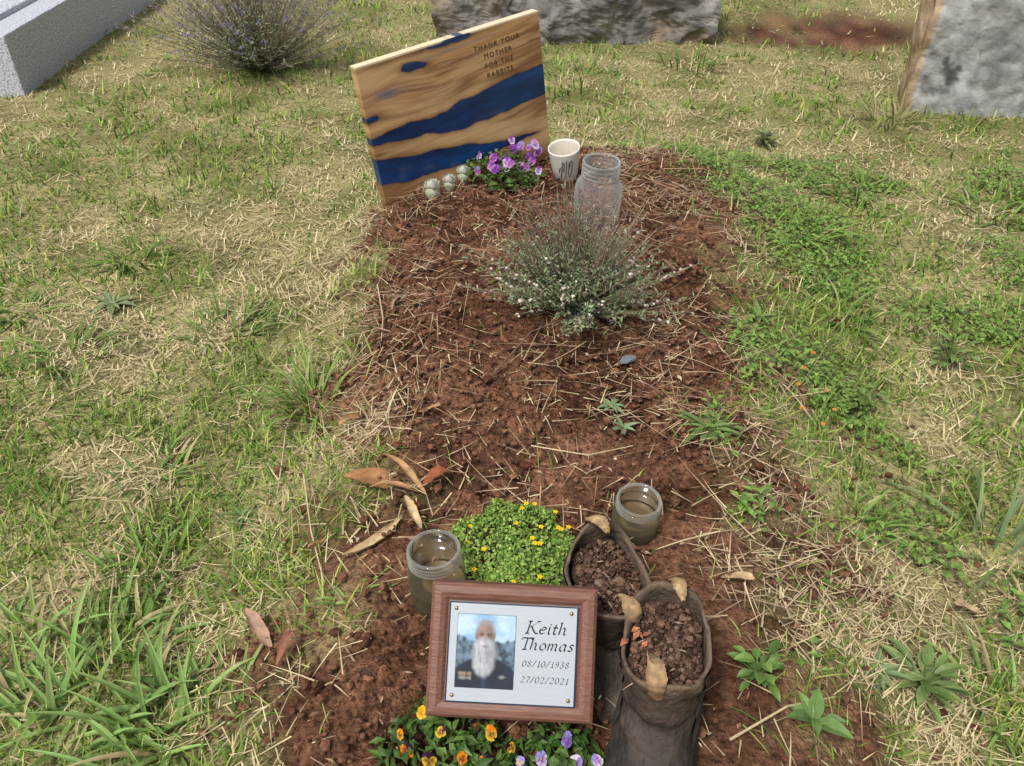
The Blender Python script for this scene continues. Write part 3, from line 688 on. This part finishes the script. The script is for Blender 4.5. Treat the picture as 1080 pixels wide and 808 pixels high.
p = at(597, 186)
mg = thing('mug', 'white tapered cup with dark green scribbled lines beside the purple violas', 'cup', (p.x, p.y, p.z-.008), (Matrix.Rotation(R(10), 3, 'X') @ Matrix.Rotation(R(-6), 3, 'Y')).to_quaternion())
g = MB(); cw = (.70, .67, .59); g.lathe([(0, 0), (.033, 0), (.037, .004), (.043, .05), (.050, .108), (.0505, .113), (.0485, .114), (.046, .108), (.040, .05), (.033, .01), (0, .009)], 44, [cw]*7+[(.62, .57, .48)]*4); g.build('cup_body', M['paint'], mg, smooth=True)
sk = MB()
def mugpt(a, z): r = .0372+(.0505-.037)*z/.113+.0012; return Vector((r*math.cos(R(a)), r*math.sin(R(a)), z))
for st in ([(-112, .03), (-104, .06), (-100, .09)], [(-100, .09), (-94, .085), (-97, .06), (-103, .055)], [(-92, .03), (-88, .06), (-85, .095)], [(-82, .035), (-78, .06), (-75, .09)], [(-75, .03), (-66, .05), (-60, .08), (-68, .09), (-74, .07)], [(-118, .05), (-112, .066), (-105, .07)]):
    pts = [mugpt(a, z) for a, z in catmull(st, 5)]; sk.tube(pts, .0012, (.07, .095, .08), 4)
sk.build('drawn_lines', M['ink'], mg)

# ------------------------------------------------------------------ flowers and plants
def viola(parent, pos, nrm, size, top, low, eye, yel=(.85, .5, .03)):
    nrm = nrm.normalized(); up = Vector((0, 0, 1)); up = (up-nrm*up.dot(nrm)); up = up.normalized() if up.length > .1 else Vector((0, 1, 0))
    rt = up.cross(nrm).normalized(); mb = MB()
    spin = U(-.4, .4)
    for k, (ang, L, W, c_) in enumerate([(65, 1, .95, top), (115, 1, .95, top), (5, .85, .85, low), (175, .85, .85, low), (270, 1.0, 1.2, low)]):
        a = R(ang)+spin; d = rt*math.cos(a)+up*math.sin(a); s = nrm.cross(d); n = 9
        z0 = nrm*(.0006*k+.001)*(size/.015)
        ring = []
        for i in range(n):
            t = math.pi*2*i/n; ring.append(pos+z0+d*size*L*(.55-.5*math.cos(t))+s*size*W*.5*math.sin(t)*(1.15-.25*math.cos(t))+nrm*size*U(-.12, .2))
        cen = pos+z0+d*size*L*.30
        c_ = rc(c_, .12); inner = eye if k >= 2 else c_
        cols = [inner]+[mixc(c_, eye, .55*max(0, math.cos(2*math.pi*i/n))*(1 if k >= 2 else .3)) for i in range(n)]
        mb.add([cen]+ring, [(0, 1+i, 1+(i+1) % n) for i in range(n)], cols)
    mb.lump(pos+nrm*size*.12, size*.12, yel)
    st = pos-nrm*size*.3; mb.tube([pos, st, Vector((pos.x*.8, pos.y*.8, max(0, pos.z-.05)))], [.0008, .0009, .001], (.06, .12, .02), 4)
    return mb.build('flower', M['petal'], parent)
def foliage_dome(rad, h, n, L, W, cols, up=.5):
    mb = MB()
    for k in range(n):
        a = U(0, 6.283); r = math.sqrt(random.random()); z = h*math.sqrt(max(0, 1-r*r))*U(.55, 1.0)
        bump = 1+.5*(float(vnoise(math.cos(a)*r*3+9, math.sin(a)*r*3+9, 3))-.5)
        b = Vector((math.cos(a)*r*rad*bump, math.sin(a)*r*rad*bump, z*bump)); nn = Vector((math.cos(a)*r/rad, math.sin(a)*r/rad, .8/rad)).normalized()
        az = U(0, 6.283); d = Vector((math.cos(az), math.sin(az), U(-.1, up))); mb.leafq(b, d, (nn+Vector((U(-.5, .5), U(-.5, .5), 0))).normalized(), L*U(.7, 1.3), W*U(.7, 1.3), rc(random.choice(cols), .25))
    return mb
camp = Vector((0, 0, H))
def viola_plant(name, label, px, py, rad, h, nleaf, flowers, fl=.014, wild=.7):
    p = at(px, py); v = thing(name, label, 'flowering plant', p, None)
    fm = foliage_dome(rad, h, nleaf, .020, .010, [(.055, .12, .02), (.09, .17, .03), (.04, .08, .018), (.12, .2, .045)])
    for k in range(14): a = U(0, 6.28); fm.tube([Vector((0, 0, 0)), Vector((math.cos(a)*rad*.5, math.sin(a)*rad*.5, h*.8))], .0012, (.07, .13, .03), 4)
    fm.build('foliage', M['leaf'], v)
    for (fx, fy, dz, top, low, eye) in flowers:
        pos = at_z(fx, fy, p.z+dz)-p
        nrm = (camp-p).normalized()*.5+Vector((U(-wild, wild), U(-wild, .1), U(.0, .6)))
        viola(v, pos, nrm, fl*U(.7, 1.2), top, low, eye)
    return v
ORG, YEL, DRK, LAV, PUR, PNK, WHT = (.80, .24, .01), (.80, .48, .02), (.035, .008, .03), (.30, .27, .60), (.22, .05, .34), (.52, .22, .46), (.66, .58, .68)
viola_plant('viola_plant', 'orange and yellow violas with dark upper petals below the plaque', 478, 804, .085, .045, 420, [
  (423, 774, .050, ORG, YEL, DRK), (430, 791, .035, DRK, ORG, DRK), (446, 751, .055, YEL, YEL, (.5, .2, .01)), (466, 772, .055, DRK, YEL, DRK), (487, 799, .045, ORG, ORG, DRK), (519, 772, .052, ORG, YEL, DRK),
  (510, 803, .040, DRK, ORG, DRK), (453, 801, .035, DRK, YEL, DRK), (501, 764, .040, DRK, DRK, (.4, .2, .02)), (538, 788, .035, DRK, YEL, DRK)], fl=.0098, wild=.95)
viola_plant('viola_plant', 'lavender blue violas below the right half of the plaque', 594, 812, .060, .03, 240, [
  (570, 800, .035, LAV, WHT, PUR), (597, 780, .045, LAV, LAV, PUR), (629, 802, .03, LAV, WHT, PUR), (549, 803, .03, LAV, LAV, YEL), (608, 803, .030, WHT, LAV, PUR)], fl=.0092, wild=.95)
fl = [(497+U(0, 72), 186-U(0, 38), U(.04, .10), *random.choice([(PUR, PNK, PUR), (PUR, PUR, (.1, .02, .2)), (PNK, WHT, PUR), (LAV, PNK, PUR), (PUR, WHT, PUR)])) for k in range(28)]
viola_plant('viola_plant', 'purple and pink violas blooming at the foot of the headboard', 532, 190, .12, .075, 560, fl, fl=.0145)

def rosette_succulent(label, px, py, r):
    p = at(px, py, r*.5); mb = MB()
    for k in range(48):
        t = (k+1)/48; a = k*2.39996; e = 90-62*t
        mb.arch(Vector((math.cos(a)*r*.25*t, math.sin(a)*r*.25*t, r*(.20-.30*t))), a, r*(.60+.30*t), r*.66, e, -60*(.3+t), rc((.44, .49, .33), .08), rc((.80, .82, .73), .05), 5, True, .35)
    mb.lathe([(r*.2, -r), (r*.6, -r*.2), (r*.45, r*.25), (0, r*.4)], 12, (.46, .50, .36))
    return tag(mb.build('succulent', M['leaf'], None, p, True), label, 'succulent', 'pale rosettes along the headboard')
rosette_succulent('pale green rosette nearest the bottom left corner of the headboard', 456, 200, .040)
rosette_succulent('pale green rosette in the middle of the three by the headboard', 474, 193, .033)
rosette_succulent('pale green rosette next to the purple violas', 489, 184, .036)

# cushion plant with yellow flowers
p = at(548, 588); cu = thing('cushion_plant', 'bright green mat forming plant with tiny yellow flowers behind the plaque', 'flowering plant', p)
GL = [(.19, .32, .05), (.27, .40, .08), (.11, .21, .03), (.35, .47, .13)]
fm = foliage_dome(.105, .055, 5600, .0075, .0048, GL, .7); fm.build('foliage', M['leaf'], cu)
for k in range(20):
    a = U(0, 6.283); r = math.sqrt(random.random())*.95 if k > 7 else U(.8, 1); pos = Vector((math.cos(a)*r*.103, math.sin(a)*r*.103, .058*math.sqrt(max(.05, 1-r*r))+.006)); mb = MB()
    for i in range(5): b_ = i*1.2566; mb.leafq(pos, Vector((math.cos(b_), math.sin(b_), .25)), Vector((0, -.3, 1)), .0050, .0042, (.85, .62, .01))
    mb.lump(pos, .0013, (.7, .4, .01)); mb.build('flower', M['petal'], cu)

# heath shrub
def heath(name, label, px, py, rad, h, nst, cols, tips, blossoms, twig, needle=.009, nl=22, wid=.0022, spike=None, spr=.6, bare=0, low=1.3, lob=.0):
    p = at(px, py); s = thing(name, label, 'shrub', p, None); tw = MB(); lf = MB(); bl_ = MB()
    for k in range(nst):
        a = U(0, 6.283); sp = random.random()**spr; e = math.pi/2-sp*low; L = h*U(.55, 1.1)*(1+lob*(float(vnoise(math.cos(a)*1.6+5, math.sin(a)*1.6+e*1.5, 88))-.5)*2)
        d = Vector((math.cos(a)*math.cos(e)*rad/h, math.sin(a)*math.cos(e)*rad/h, math.sin(e))); pts = [Vector((U(-.03, .03), U(-.03, .03), 0))]
        kink = Vector((U(-.3, .3), U(-.3, .3), U(-.05, .35)))
        for i in range(1, 6): pts.append(pts[0]+d*L*i/5+kink*L*(i/5)**2*.5)
        tw.tube(pts, [.0024, .0019, .0016, .0013, .0011, .0008], rc(twig, .25), 3)
        for i in range(nl):
            t = .12+.88*random.random()**(1.25 if bare else 1); f = t*5; j = min(4, int(f)); b = pts[j].lerp(pts[j+1], f-j); ax = (pts[j+1]-pts[j]).normalized(); az = U(0, 6.28)
            hi_ = b.z > h*.6
            if bare and hi_ and random.random() < bare: continue
            dd_ = (ax*.7+Vector((math.cos(az), math.sin(az), U(-.2, .5)))*.8); c_ = rc(random.choice(tips if (hi_ if bare else t > .8) and random.random() < .65 else cols), .25)
            lf.leafq(b, dd_, Vector((U(-1, 1), U(-1, 1), 1)), needle*U(.7, 1.4), wid*(.7 if hi_ else 1), c_)
        if spike and random.random() < .6:
            for i in range(9): lf.leafq(pts[-1]+d*.006*i, Vector((U(-1, 1), U(-1, 1), .8)), Vector((0, 0, 1)), .012, .007, rc(spike, .25))
        if blossoms and random.random() < blossoms*(1.5 if math.cos(a+.7) > .2 else .7) and e < 1.1 and math.sin(a) < .5:
            for i in range(random.randint(2, 5)):
                t = U(.55, 1); f = t*5; j = min(4, int(f)); b = pts[j].lerp(pts[j+1], f-j)
                if b.z > h*.65: continue
                bl_.lump(b+Vector((U(-.008, .008), U(-.008, .008), U(0, .008))), U(.0026, .0050), rc(random.choice([(.70, .64, .56), (.66, .55, .50)]), .12))
    tw.build('twigs', M['straw'], s); lf.build('foliage', M['leaf'], s)
    if bl_.v: bl_.build('blossom', M['petal'], s)['kind'] = 'stuff'
    return s
heath('heath_shrub', 'grey green twiggy heath with small white blossoms on the middle of the mound', 608, 324, .250, .245, 440, [(.22, .29, .14), (.29, .36, .19), (.16, .225, .10), (.35, .39, .25)], [(.25, .19, .15), (.31, .24, .20), (.20, .15, .12)], .26, (.22, .155, .115), .0135, 40, .0037, bare=.5, lob=.22)
heath('lavender_bush', 'woody brown lavender bush with a few purple tips at the back of the lawn', 276, 74, .64, .46, 420, [(.20, .235, .13), (.26, .28, .17), (.15, .18, .09)], [(.27, .24, .19)], 0, (.20, .15, .11), .028, 20, .006, spike=(.22, .16, .33), spr=.75, low=1.2)

# grass tufts
def tuft(label, px, py, n, L, W, c0, c1, spread, e0=50, e1=88, group=None, droop=70, name='grass_tuft', cat='grass tuft'):
    p = at(px, py); mb = MB()
    for k in range(n):
        a = U(0, 6.283); r = spread*math.sqrt(random.random()); c = rc(mixc(c0, c1, random.random()), .2); LL = L*U(.45, 1.15)
        if random.random() < .12: c = rc((.5, .43, .22), .2)
        mb.arch(Vector((math.cos(a)*r, math.sin(a)*r, -.006)), a+U(-.9, .9), LL, W*U(.7, 1.2), U(e0, e1), droop*U(.5, 1.3), mixc(c, (0, 0, 0), .15), mixc(c, (.45, .48, .2), .15), 5, False, .25)
    return tag(mb.build(name, M['grass'], None, p), label, cat, group)
g0, g1 = (.10, .205, .035), (.22, .35, .065); b0, b1 = (.17, .30, .07), (.32, .47, .14)
tuft('large clump of long broad grass blades in the lower left corner', 70, 785, 100, .14, .0135, b0, b1, .15, 15, 72)
tuft('clump of long grass right of the corner clump, bending over the earth edge', 190, 780, 60, .13, .0125, b0, b1, .11, 15, 65)
tuft('clump of long grass above the lower left corner, topped with pale stalks', 110, 705, 64, .12, .0115, b0, b1, .11, 20, 75)
tuft('small clump of long blades at the left edge above the corner clump', 20, 690, 40, .11, .011, b0, b1, .08, 20, 70)
tuft('bright green fan of grass on the left edge of the mound', 330, 425, 80, .14, .0085, (.17, .30, .05), (.30, .45, .11), .06, 25, 85)
tuft('low dark grass clump left of the fan of grass, far left', 78, 375, 45, .13, .010, g0, g1, .07, 15, 60)
tuft('small dark grass clump near the left edge, upper lawn', 22, 328, 36, .12, .010, g0, g1, .06, 15, 60)
tuft('dark green clump in the upper left lawn below the lavender bush', 138, 276, 45, .13, .011, g0, g1, .06, 15, 60)
tuft('fine clump of green grass above the fan of grass beside the mound', 240, 350, 60, .11, .008, g0, g1, .10, 20, 70)
tuft('thin clump of grass halfway down the left side of the lawn', 165, 500, 36, .09, .009, g0, g1, .07, 20, 70)
tuft('grass clump just left of the dry leaf on the lower lawn', 160, 600, 36, .10, .010, g0, g1, .07, 20, 70)
tuft('long blades reaching in from the right edge of the lawn', 1058, 590, 24, .21, .012, (.16, .22, .09), (.25, .33, .15), .07, 25, 78)
tuft('broad grass clump at the right, level with the clear jar', 905, 205, 50, .17, .013, g0, g1, .12, 15, 60)
tuft('dark grass clump right of the mound, below the upright stone', 832, 245, 50, .18, .012, g0, g1, .10, 15, 55)
tuft('grass clump at the right edge below the upright stone', 1045, 225, 40, .16, .012, g0, g1, .10, 15, 60)
tuft('sprig of long grass in the lower right corner', 1064, 750, 22, .13, .010, b0, b1, .06, 25, 75)
tuft('thin grass sprouting beside the two boots at the right', 900, 545, 30, .09, .008, g0, g1, .06, 20, 70)
tuft('fine green clump right of the mound centre', 885, 330, 45, .13, .009, g0, g1, .09, 15, 65)
tuft('clump of green grass in front of the wide rough stone', 600, 88, 70, .18, .011, g0, g1, .26, 20, 75)
tuft('grass growing against the right end of the wide rough stone', 730, 70, 40, .20, .011, g0, g1, .15, 20, 75)
tuft('grass growing at the foot of the upright stone', 935, 130, 40, .20, .011, (.24, .26, .1), (.4, .38, .18), .12, 20, 75)
tuft('few green blades beside the dusty jar at the left', 372, 632, 10, .07, .008, b0, b1, .03, 10, 50)

# weeds
def weed(label, px, py, n, L, W, c0, c1, e0=5, e1=35, leaf=True, stems=0, name='weed', group=None):
    p = at(px, py, .008); mb = MB()
    for k in range(n):
        a = k*2.4+U(-.3, .3); c = rc(mixc(c0, c1, random.random()), .15); z = 0
        if stems: z = U(0, stems)
        r0 = stems*U(0, .8)
        b = Vector((math.cos(a)*r0, math.sin(a)*r0, z))
        if stems: mb.tube([Vector((0, 0, 0)), b], .0013, mixc(c, (0, 0, 0), .3), 4)
        mb.arch(b, a, L*U(.55, 1.15), W*U(.7, 1.2), U(e0, e1), U(20, 60), mixc(c, (0, 0, 0), .2), c, 6, leaf, .22)
    return tag(mb.build(name, M['leaf'], None, p), label, 'weed', group)
w0, w1 = (.13, .21, .05), (.24, .33, .11)
weed('spiky rosette weed right of the mound centre', 746, 452, 18, .075, .010, w0, w1)
weed('tiny seedling above the other, in the middle of the mound', 644, 428, 8, .038, .010, (.16, .24, .1), (.26, .35, .18))
weed('tiny seedling below the other, in the middle of the mound', 657, 452, 8, .034, .009, (.16, .24, .1), (.26, .35, .18))
weed('small leafy green weed right of the front boot', 800, 712, 26, .026, .014, (.10, .19, .04), (.2, .34, .08), 0, 40, True, .035)
weed('broad leaved young weed below the leafy one at lower right', 856, 765, 7, .045, .020, (.11, .19, .05), (.2, .32, .09), 20, 65, True, .02)
weed('sprawling soft green weed at the lower right', 970, 725, 30, .052, .015, w0, w1, 5, 45, True, .035)
weed('dull green flat weed left of the sprawling one at lower right', 925, 708, 14, .05, .013, (.14, .2, .08), (.23, .3, .13), 5, 25)
weed('small weed on the right edge of the mound beside the straw', 800, 520, 10, .045, .010, w0, w1)
weed('dull leafy weed behind the mound, right of the clear jar', 805, 152, 44, .05, .014, (.16, .20, .08), (.27, .31, .13), 5, 60, True, .04)
weed('leafy weed in the lawn at the right, middle height', 905, 430, 34, .030, .012, w0, w1, 5, 40, True, .06)
weed('leafy weed close to the right edge at middle height', 1000, 380, 34, .034, .012, w0, w1, 5, 40, True, .06)
weed('pale green weed in the left lawn below the lavender bush', 118, 322, 14, .07, .016, (.2, .27, .11), (.3, .37, .18), 5, 30)
weed('low weed between the leaf and the fan of grass in the left lawn', 255, 545, 9, .05, .010, w0, w1)
weed('leafy weed by the right edge of the mound, upper half', 800, 335, 16, .05, .010, w0, w1)
p = at(862, 398); pim = thing('pimpernel', 'low weed with tiny orange flowers in the lawn right of the mound', 'weed', p)
foliage_dome(.14, .03, 420, .016, .008, [(.13, .21, .04), (.19, .28, .07)]).build('foliage', M['leaf'], pim)
for (fx, fy) in ((848, 388), (872, 412), (858, 372), (846, 430), (880, 432), (868, 447), (842, 405)):
    pos = at(fx, fy, .040)-p; mb = MB()
    for i in range(5): b_ = i*1.2566; mb.leafq(pos, Vector((math.cos(b_), math.sin(b_), .2)), Vector((0, -.3, 1)), .0058, .0055, (.70, .24, .06))
    mb.build('flower', M['petal'], pim)

# dry leaves, stalks and a slate chip
def dry_leaf(label, px, py, L, W, az, curl, c0, c1, twist=0, name='dry_leaf', lift=.012):
    p = at(px, py, lift); mb = MB(); n, m_ = 12, 7; h = Vector((math.cos(R(az)), math.sin(R(az)), 0)); s0 = Vector((-h.y, h.x, 0)); vs = []; cs = []; ph_ = U(0, 6)
    for i in range(n+1):
        t = i/n; w = W*math.sin(math.pi*min(1, .04+t*.93))**.75*.5
        for k in range(m_):
            u = 2*k/(m_-1)-1; an = u*curl; tw_ = twist*(t-.5)
            yy = math.sin(an)/max(curl, .01)*w; zz = (1-math.cos(an))/max(curl, .01)*w
            v = h*(t-.5)*L+s0*(yy*math.cos(tw_)-zz*math.sin(tw_)+.10*L*math.sin(t*2.4+ph_)+U(-.0012, .0012))+Vector((0, 0, zz*math.cos(tw_)+yy*math.sin(tw_)+.012*math.sin(t*3+ph_)+U(-.001, .001)))
            vs.append(v); cs.append(rc(mixc(c0, c1, min(1, abs(u)*.7+U(0, .3))), .1))
    mb.add(vs, [(i*m_+k, i*m_+k+1, (i+1)*m_+k+1, (i+1)*m_+k) for i in range(n) for k in range(m_-1)], cs)
    return tag(mb.build(name, M['dry'], None, p, True), label, 'leaf')
TN, BR, PL, RD = (.46, .30, .15), (.30, .15, .07), (.56, .44, .27), (.30, .10, .04)
dry_leaf('long pale curled leaf left of the dusty jar', 392, 562, .120, .026, 40, 1.5, PL, TN, .8)
dry_leaf('orange brown leaf at the left end of the leaf heap', 393, 508, .10, .050, 170, .9, (.38, .19, .085), BR, .6)
dry_leaf('narrow dry leaf lying across the leaf heap', 425, 500, .11, .018, -35, 1.0, TN, BR, 1.0, lift=.025)
dry_leaf('reddish leaf at the right end of the leaf heap', 458, 506, .05, .028, 20, .8, RD, (.22, .07, .03), .5, lift=.02)
dry_leaf('small yellow leaf just above the dusty jar', 436, 540, .065, .020, 110, 1.2, PL, (.5, .34, .16), .5)
dry_leaf('slim brown leaf beneath the leaf heap', 418, 518, .09, .016, 10, 1.1, BR, TN, .9)
dry_leaf('pale fallen leaf lying on the lower left lawn', 272, 662, .072, .024, -35, .6, (.46, .31, .22), (.36, .2, .13), .4, lift=.03)
dry_leaf('dark brown fallen leaf right of the pale one on the lower left lawn', 302, 684, .050, .018, 60, .9, (.27, .12, .08), (.2, .08, .05), .5, lift=.025)
dry_leaf('tan leaf at the foot of the grass fan', 373, 444, .07, .025, 60, .8, TN, BR, .6)
dry_leaf('thin tan leaf left of the heap on the mound edge', 337, 572, .05, .012, 70, .8, TN, BR, .5)
dry_leaf('pale leaf on the lawn at the far right below the long blades', 1020, 640, .05, .028, 20, .5, PL, TN, .3, lift=.025)
dry_leaf('grey leaf lying on the upper mound left of the heath', 423, 318, .10, .016, 80, 1.0, (.3, .24, .19), BR, .8)
dry_leaf('small tan leaf on the mound right of the grass fan', 452, 430, .05, .014, -20, .8, TN, BR, .5)
dry_leaf('broken tan leaf at the right edge of the boots', 778, 610, .05, .02, -40, .8, TN, PL, .5)
def stalk(label, pts, r=.0018, c=(.55, .45, .27), name='dry_stalk'):
    P_ = [at(x, y, .012+.014*math.sin(i*1.7+.6)) for i, (x, y) in enumerate(pts)]; o_ = P_[0]; mb = MB(); fine = []
    for i in range(len(P_)-1):
        for k in range(4): fine.append(P_[i].lerp(P_[i+1], k/4)-o_)
    fine.append(P_[-1]-o_); mb.tube(fine, [r*(1-.5*i/len(fine)) for i in range(len(fine))], c, 5)
    return tag(mb.build(name, M['straw'], None, o_), label, 'stalk')
stalk('dry stalk lying across the mound edge left of the leaf heap', [(302, 450), (297, 490), (292, 522)])
stalk('long dry stalk left of the leaf heap', [(320, 500), (328, 560), (342, 615)])
stalk('pale stalk along the upper left of the mound', [(398, 300), (404, 335), (402, 362)])
stalk('curved dark twig beside the heath shrub', [(520, 395), (560, 350), (600, 335), (640, 345), (668, 362)], .0022, (.16, .1, .07), 'twig')
stalk('brown stick near the top right of the mound', [(678, 186), (720, 205), (762, 222)], .003, (.26, .15, .09), 'twig')
stalk('upper brown stick near the top right of the mound', [(700, 178), (740, 178), (785, 190)], .0028, (.34, .22, .13), 'twig')
stalk('dark stick leaning through the lawn at the right edge', [(965, 540), (1010, 610), (1078, 690)], .0022, (.13, .1, .06), 'twig')
stalk('thin twig on the mound above the leaf heap', [(470, 380), (440, 430), (425, 470)], .0015, (.25, .15, .08), 'twig')
stalk('pale stalk lying on the right of the mound', [(760, 560), (720, 570), (690, 580)], .0016)
stalk('pale stalk below the front boot', [(770, 780), (830, 745), (880, 735)], .0018)
stalk('standing pale stalk in the lower left clump', [(118, 700), (116, 640), (122, 590)], .0018)
stalk('long pale stem on the mound right of the seedlings', [(560, 470), (620, 480), (668, 470)], .0015)
sl = MB(); pts = [(-.016, -.008), (.0, -.012), (.018, -.004), (.014, .008), (-.008, .010)]
sl.add([(x, y, z+(x*.2)) for z in (0, .005) for x, y in pts], [(4, 3, 2, 1, 0), (5, 6, 7, 8, 9)]+[(k, (k+1) % 5, 5+(k+1) % 5, 5+k) for k in range(5)], (.15, .17, .20))
tag(sl.build('slate_chip', M['stone'], None, at(661, 380, .012)), 'small blue grey slate chip on the mound below the heath', 'stone')

# ------------------------------------------------------------------ stones at the back
def rock(name, label, cat, loc, sx, sy, sz, rotz, colf, seed, rough=.05, lean=0, slope=0, facet=1.0):
    bm = bmesh.new(); bmesh.ops.create_cube(bm, size=1); bmesh.ops.subdivide_edges(bm, edges=list(bm.edges), cuts=84, use_grid_fill=True)
    V0 = np.array([v.co[:] for v in bm.verts]); nx_ = V0[:, 0]*sx; ny_ = V0[:, 1]*sy; nz_ = (V0[:, 2]+.5)*sz
    a = fbm(nx_*3+ny_*2+seed, nz_*3-ny_*2, seed, 6)-.5; b = fbm(nx_*2.2+seed*2, nz_*2.6+ny_*3, seed+9, 6)-.5; e = fbm(nx_*16, nz_*16+ny_*9, seed+5, 4)-.5
    # broken facets: slanted planes cut at random
    fx = nx_*2.1+nz_*1.3+ny_+.5*a; fc = np.abs((fx % 1)-.5)*1.2+np.abs(((nz_*2.7-nx_*1.1+.7*b) % 1)-.5)*.8
    rd = 1-.12*np.maximum(0, np.hypot(V0[:, 0], V0[:, 2])-.5)
    vx = nx_*rd+rough*a*2+slope*nz_; vy = ny_+rough*b*1.6*(1 if sy > .3 else .7)+e*rough*.55+lean*nz_+fc*rough*facet; vz = nz_*np.where(V0[:, 2] < .2, 1, rd)+rough*b
    cs = colf(V0, a, b, e, fc)
    mb = MB(); mb.v = list(map(tuple, np.stack([vx, vy, vz], 1))); mb.c = list(map(tuple, cs)); mb.f = [tuple(v.index for v in f.verts) for f in bm.faces]; bm.free()
    o = mb.build(name, M['stone'], None, loc, False); o.rotation_euler = (0, 0, R(rotz)); return tag(o, label, cat)
def lerpc(a, b, t): t = np.clip(t, 0, 1)[:, None]; return np.array(a)*(1-t)+np.array(b)*t
def c_slate(V0, a, b, e, fc):
    c = lerpc((.09, .085, .08), (.26, .245, .225), .5+a*2.4+e*1.6); w = np.clip(b*3.5-.05+e, 0, .7)[:, None]; return c*(1-w)+np.array([.24, .165, .095])*w
def c_head(V0, a, b, e, fc):
    c = lerpc((.165, .16, .155), (.31, .305, .295), .5+a*1.6+e*2.2); w = np.clip((b+e*.7-.235)*10, 0, .9)[:, None]; c = c*(1-w)+np.array([.045, .045, .05])*w
    s = (V0[:, 0] < -.475)[:, None]; return np.where(s, lerpc((.24, .165, .095), (.40, .30, .20), .5+e*2.5), c)
p = at(608, 50); rock('boulder', 'wide rough grey brown stone lying behind the headboard', 'stone', (p.x, p.y+.22, -.05), 1.5, .4, .62, -1, c_slate, 3, .10)
p = at(958, 124); rock('gravestone', 'upright rough grey gravestone with black blotches at the upper right', 'gravestone', (p.x+.50, p.y+.06, -.04), 1.0, .2, .95, -13, c_head, 7, .038, .12, .05, .6)
# granite grave surround
c0 = at(27, 102)
gs = thing('granite_grave', 'pale speckled granite grave surround at the upper left corner', 'grave', (c0.x, c0.y, c0.z-.04), Matrix.Rotation(R(3.5), 3, 'Z').to_quaternion())
def gbox(sx, sy, sz, cx, cy, cz, name, bev=.008): return rbox(sx, sy, sz, bev, (.4, .4, .42), (cx, cy, cz)).build(name, M['granite'], gs)
gbox(.14, 2.3, .30, -.07, 1.15, .15, 'side_kerb'); gbox(.95, .14, .30, -.618, .07, .15, 'end_kerb')
gbox(.14, 2.3, .30, -1.166, 1.15, .15, 'side_kerb'); gbox(.95, .14, .30, -.618, 2.23, .15, 'end_kerb')
gbox(.94, 2.0, .10, -.618, 1.15, .27, 'cover_slab')

# ------------------------------------------------------------------ light
w = bpy.data.worlds.new('World'); scene.world = w; w.use_nodes = True; nt = w.node_tree; bg = nt.nodes['Background']
sky = nt.nodes.new('ShaderNodeTexSky'); sky.sky_type = 'NISHITA'; sky.sun_disc = False
sd = Vector((-.30, -.42, .86)).normalized(); sky.sun_elevation = math.asin(sd.z); sky.sun_rotation = math.atan2(sd.x, sd.y); sky.air_density = 1.0; sky.dust_density = 4.0
hs = nt.nodes.new('ShaderNodeHueSaturation'); hs.inputs['Saturation'].default_value = .35
nt.links.new(sky.outputs[0], hs.inputs['Color']); nt.links.new(hs.outputs[0], bg.inputs[0]); bg.inputs[1].default_value = .15
sl_ = bpy.data.lights.new('sun', 'SUN'); sl_.energy = 3.1; sl_.angle = R(10); sl_.color = (1, .97, .92)
so = bpy.data.objects.new('sun', sl_); C.objects.link(so); so.rotation_mode = 'QUATERNION'; so.rotation_quaternion = (-sd).to_track_quat('-Z', 'Y')
scene.view_settings.view_transform = 'Standard'; scene.view_settings.look = 'None'; scene.view_settings.exposure = 0
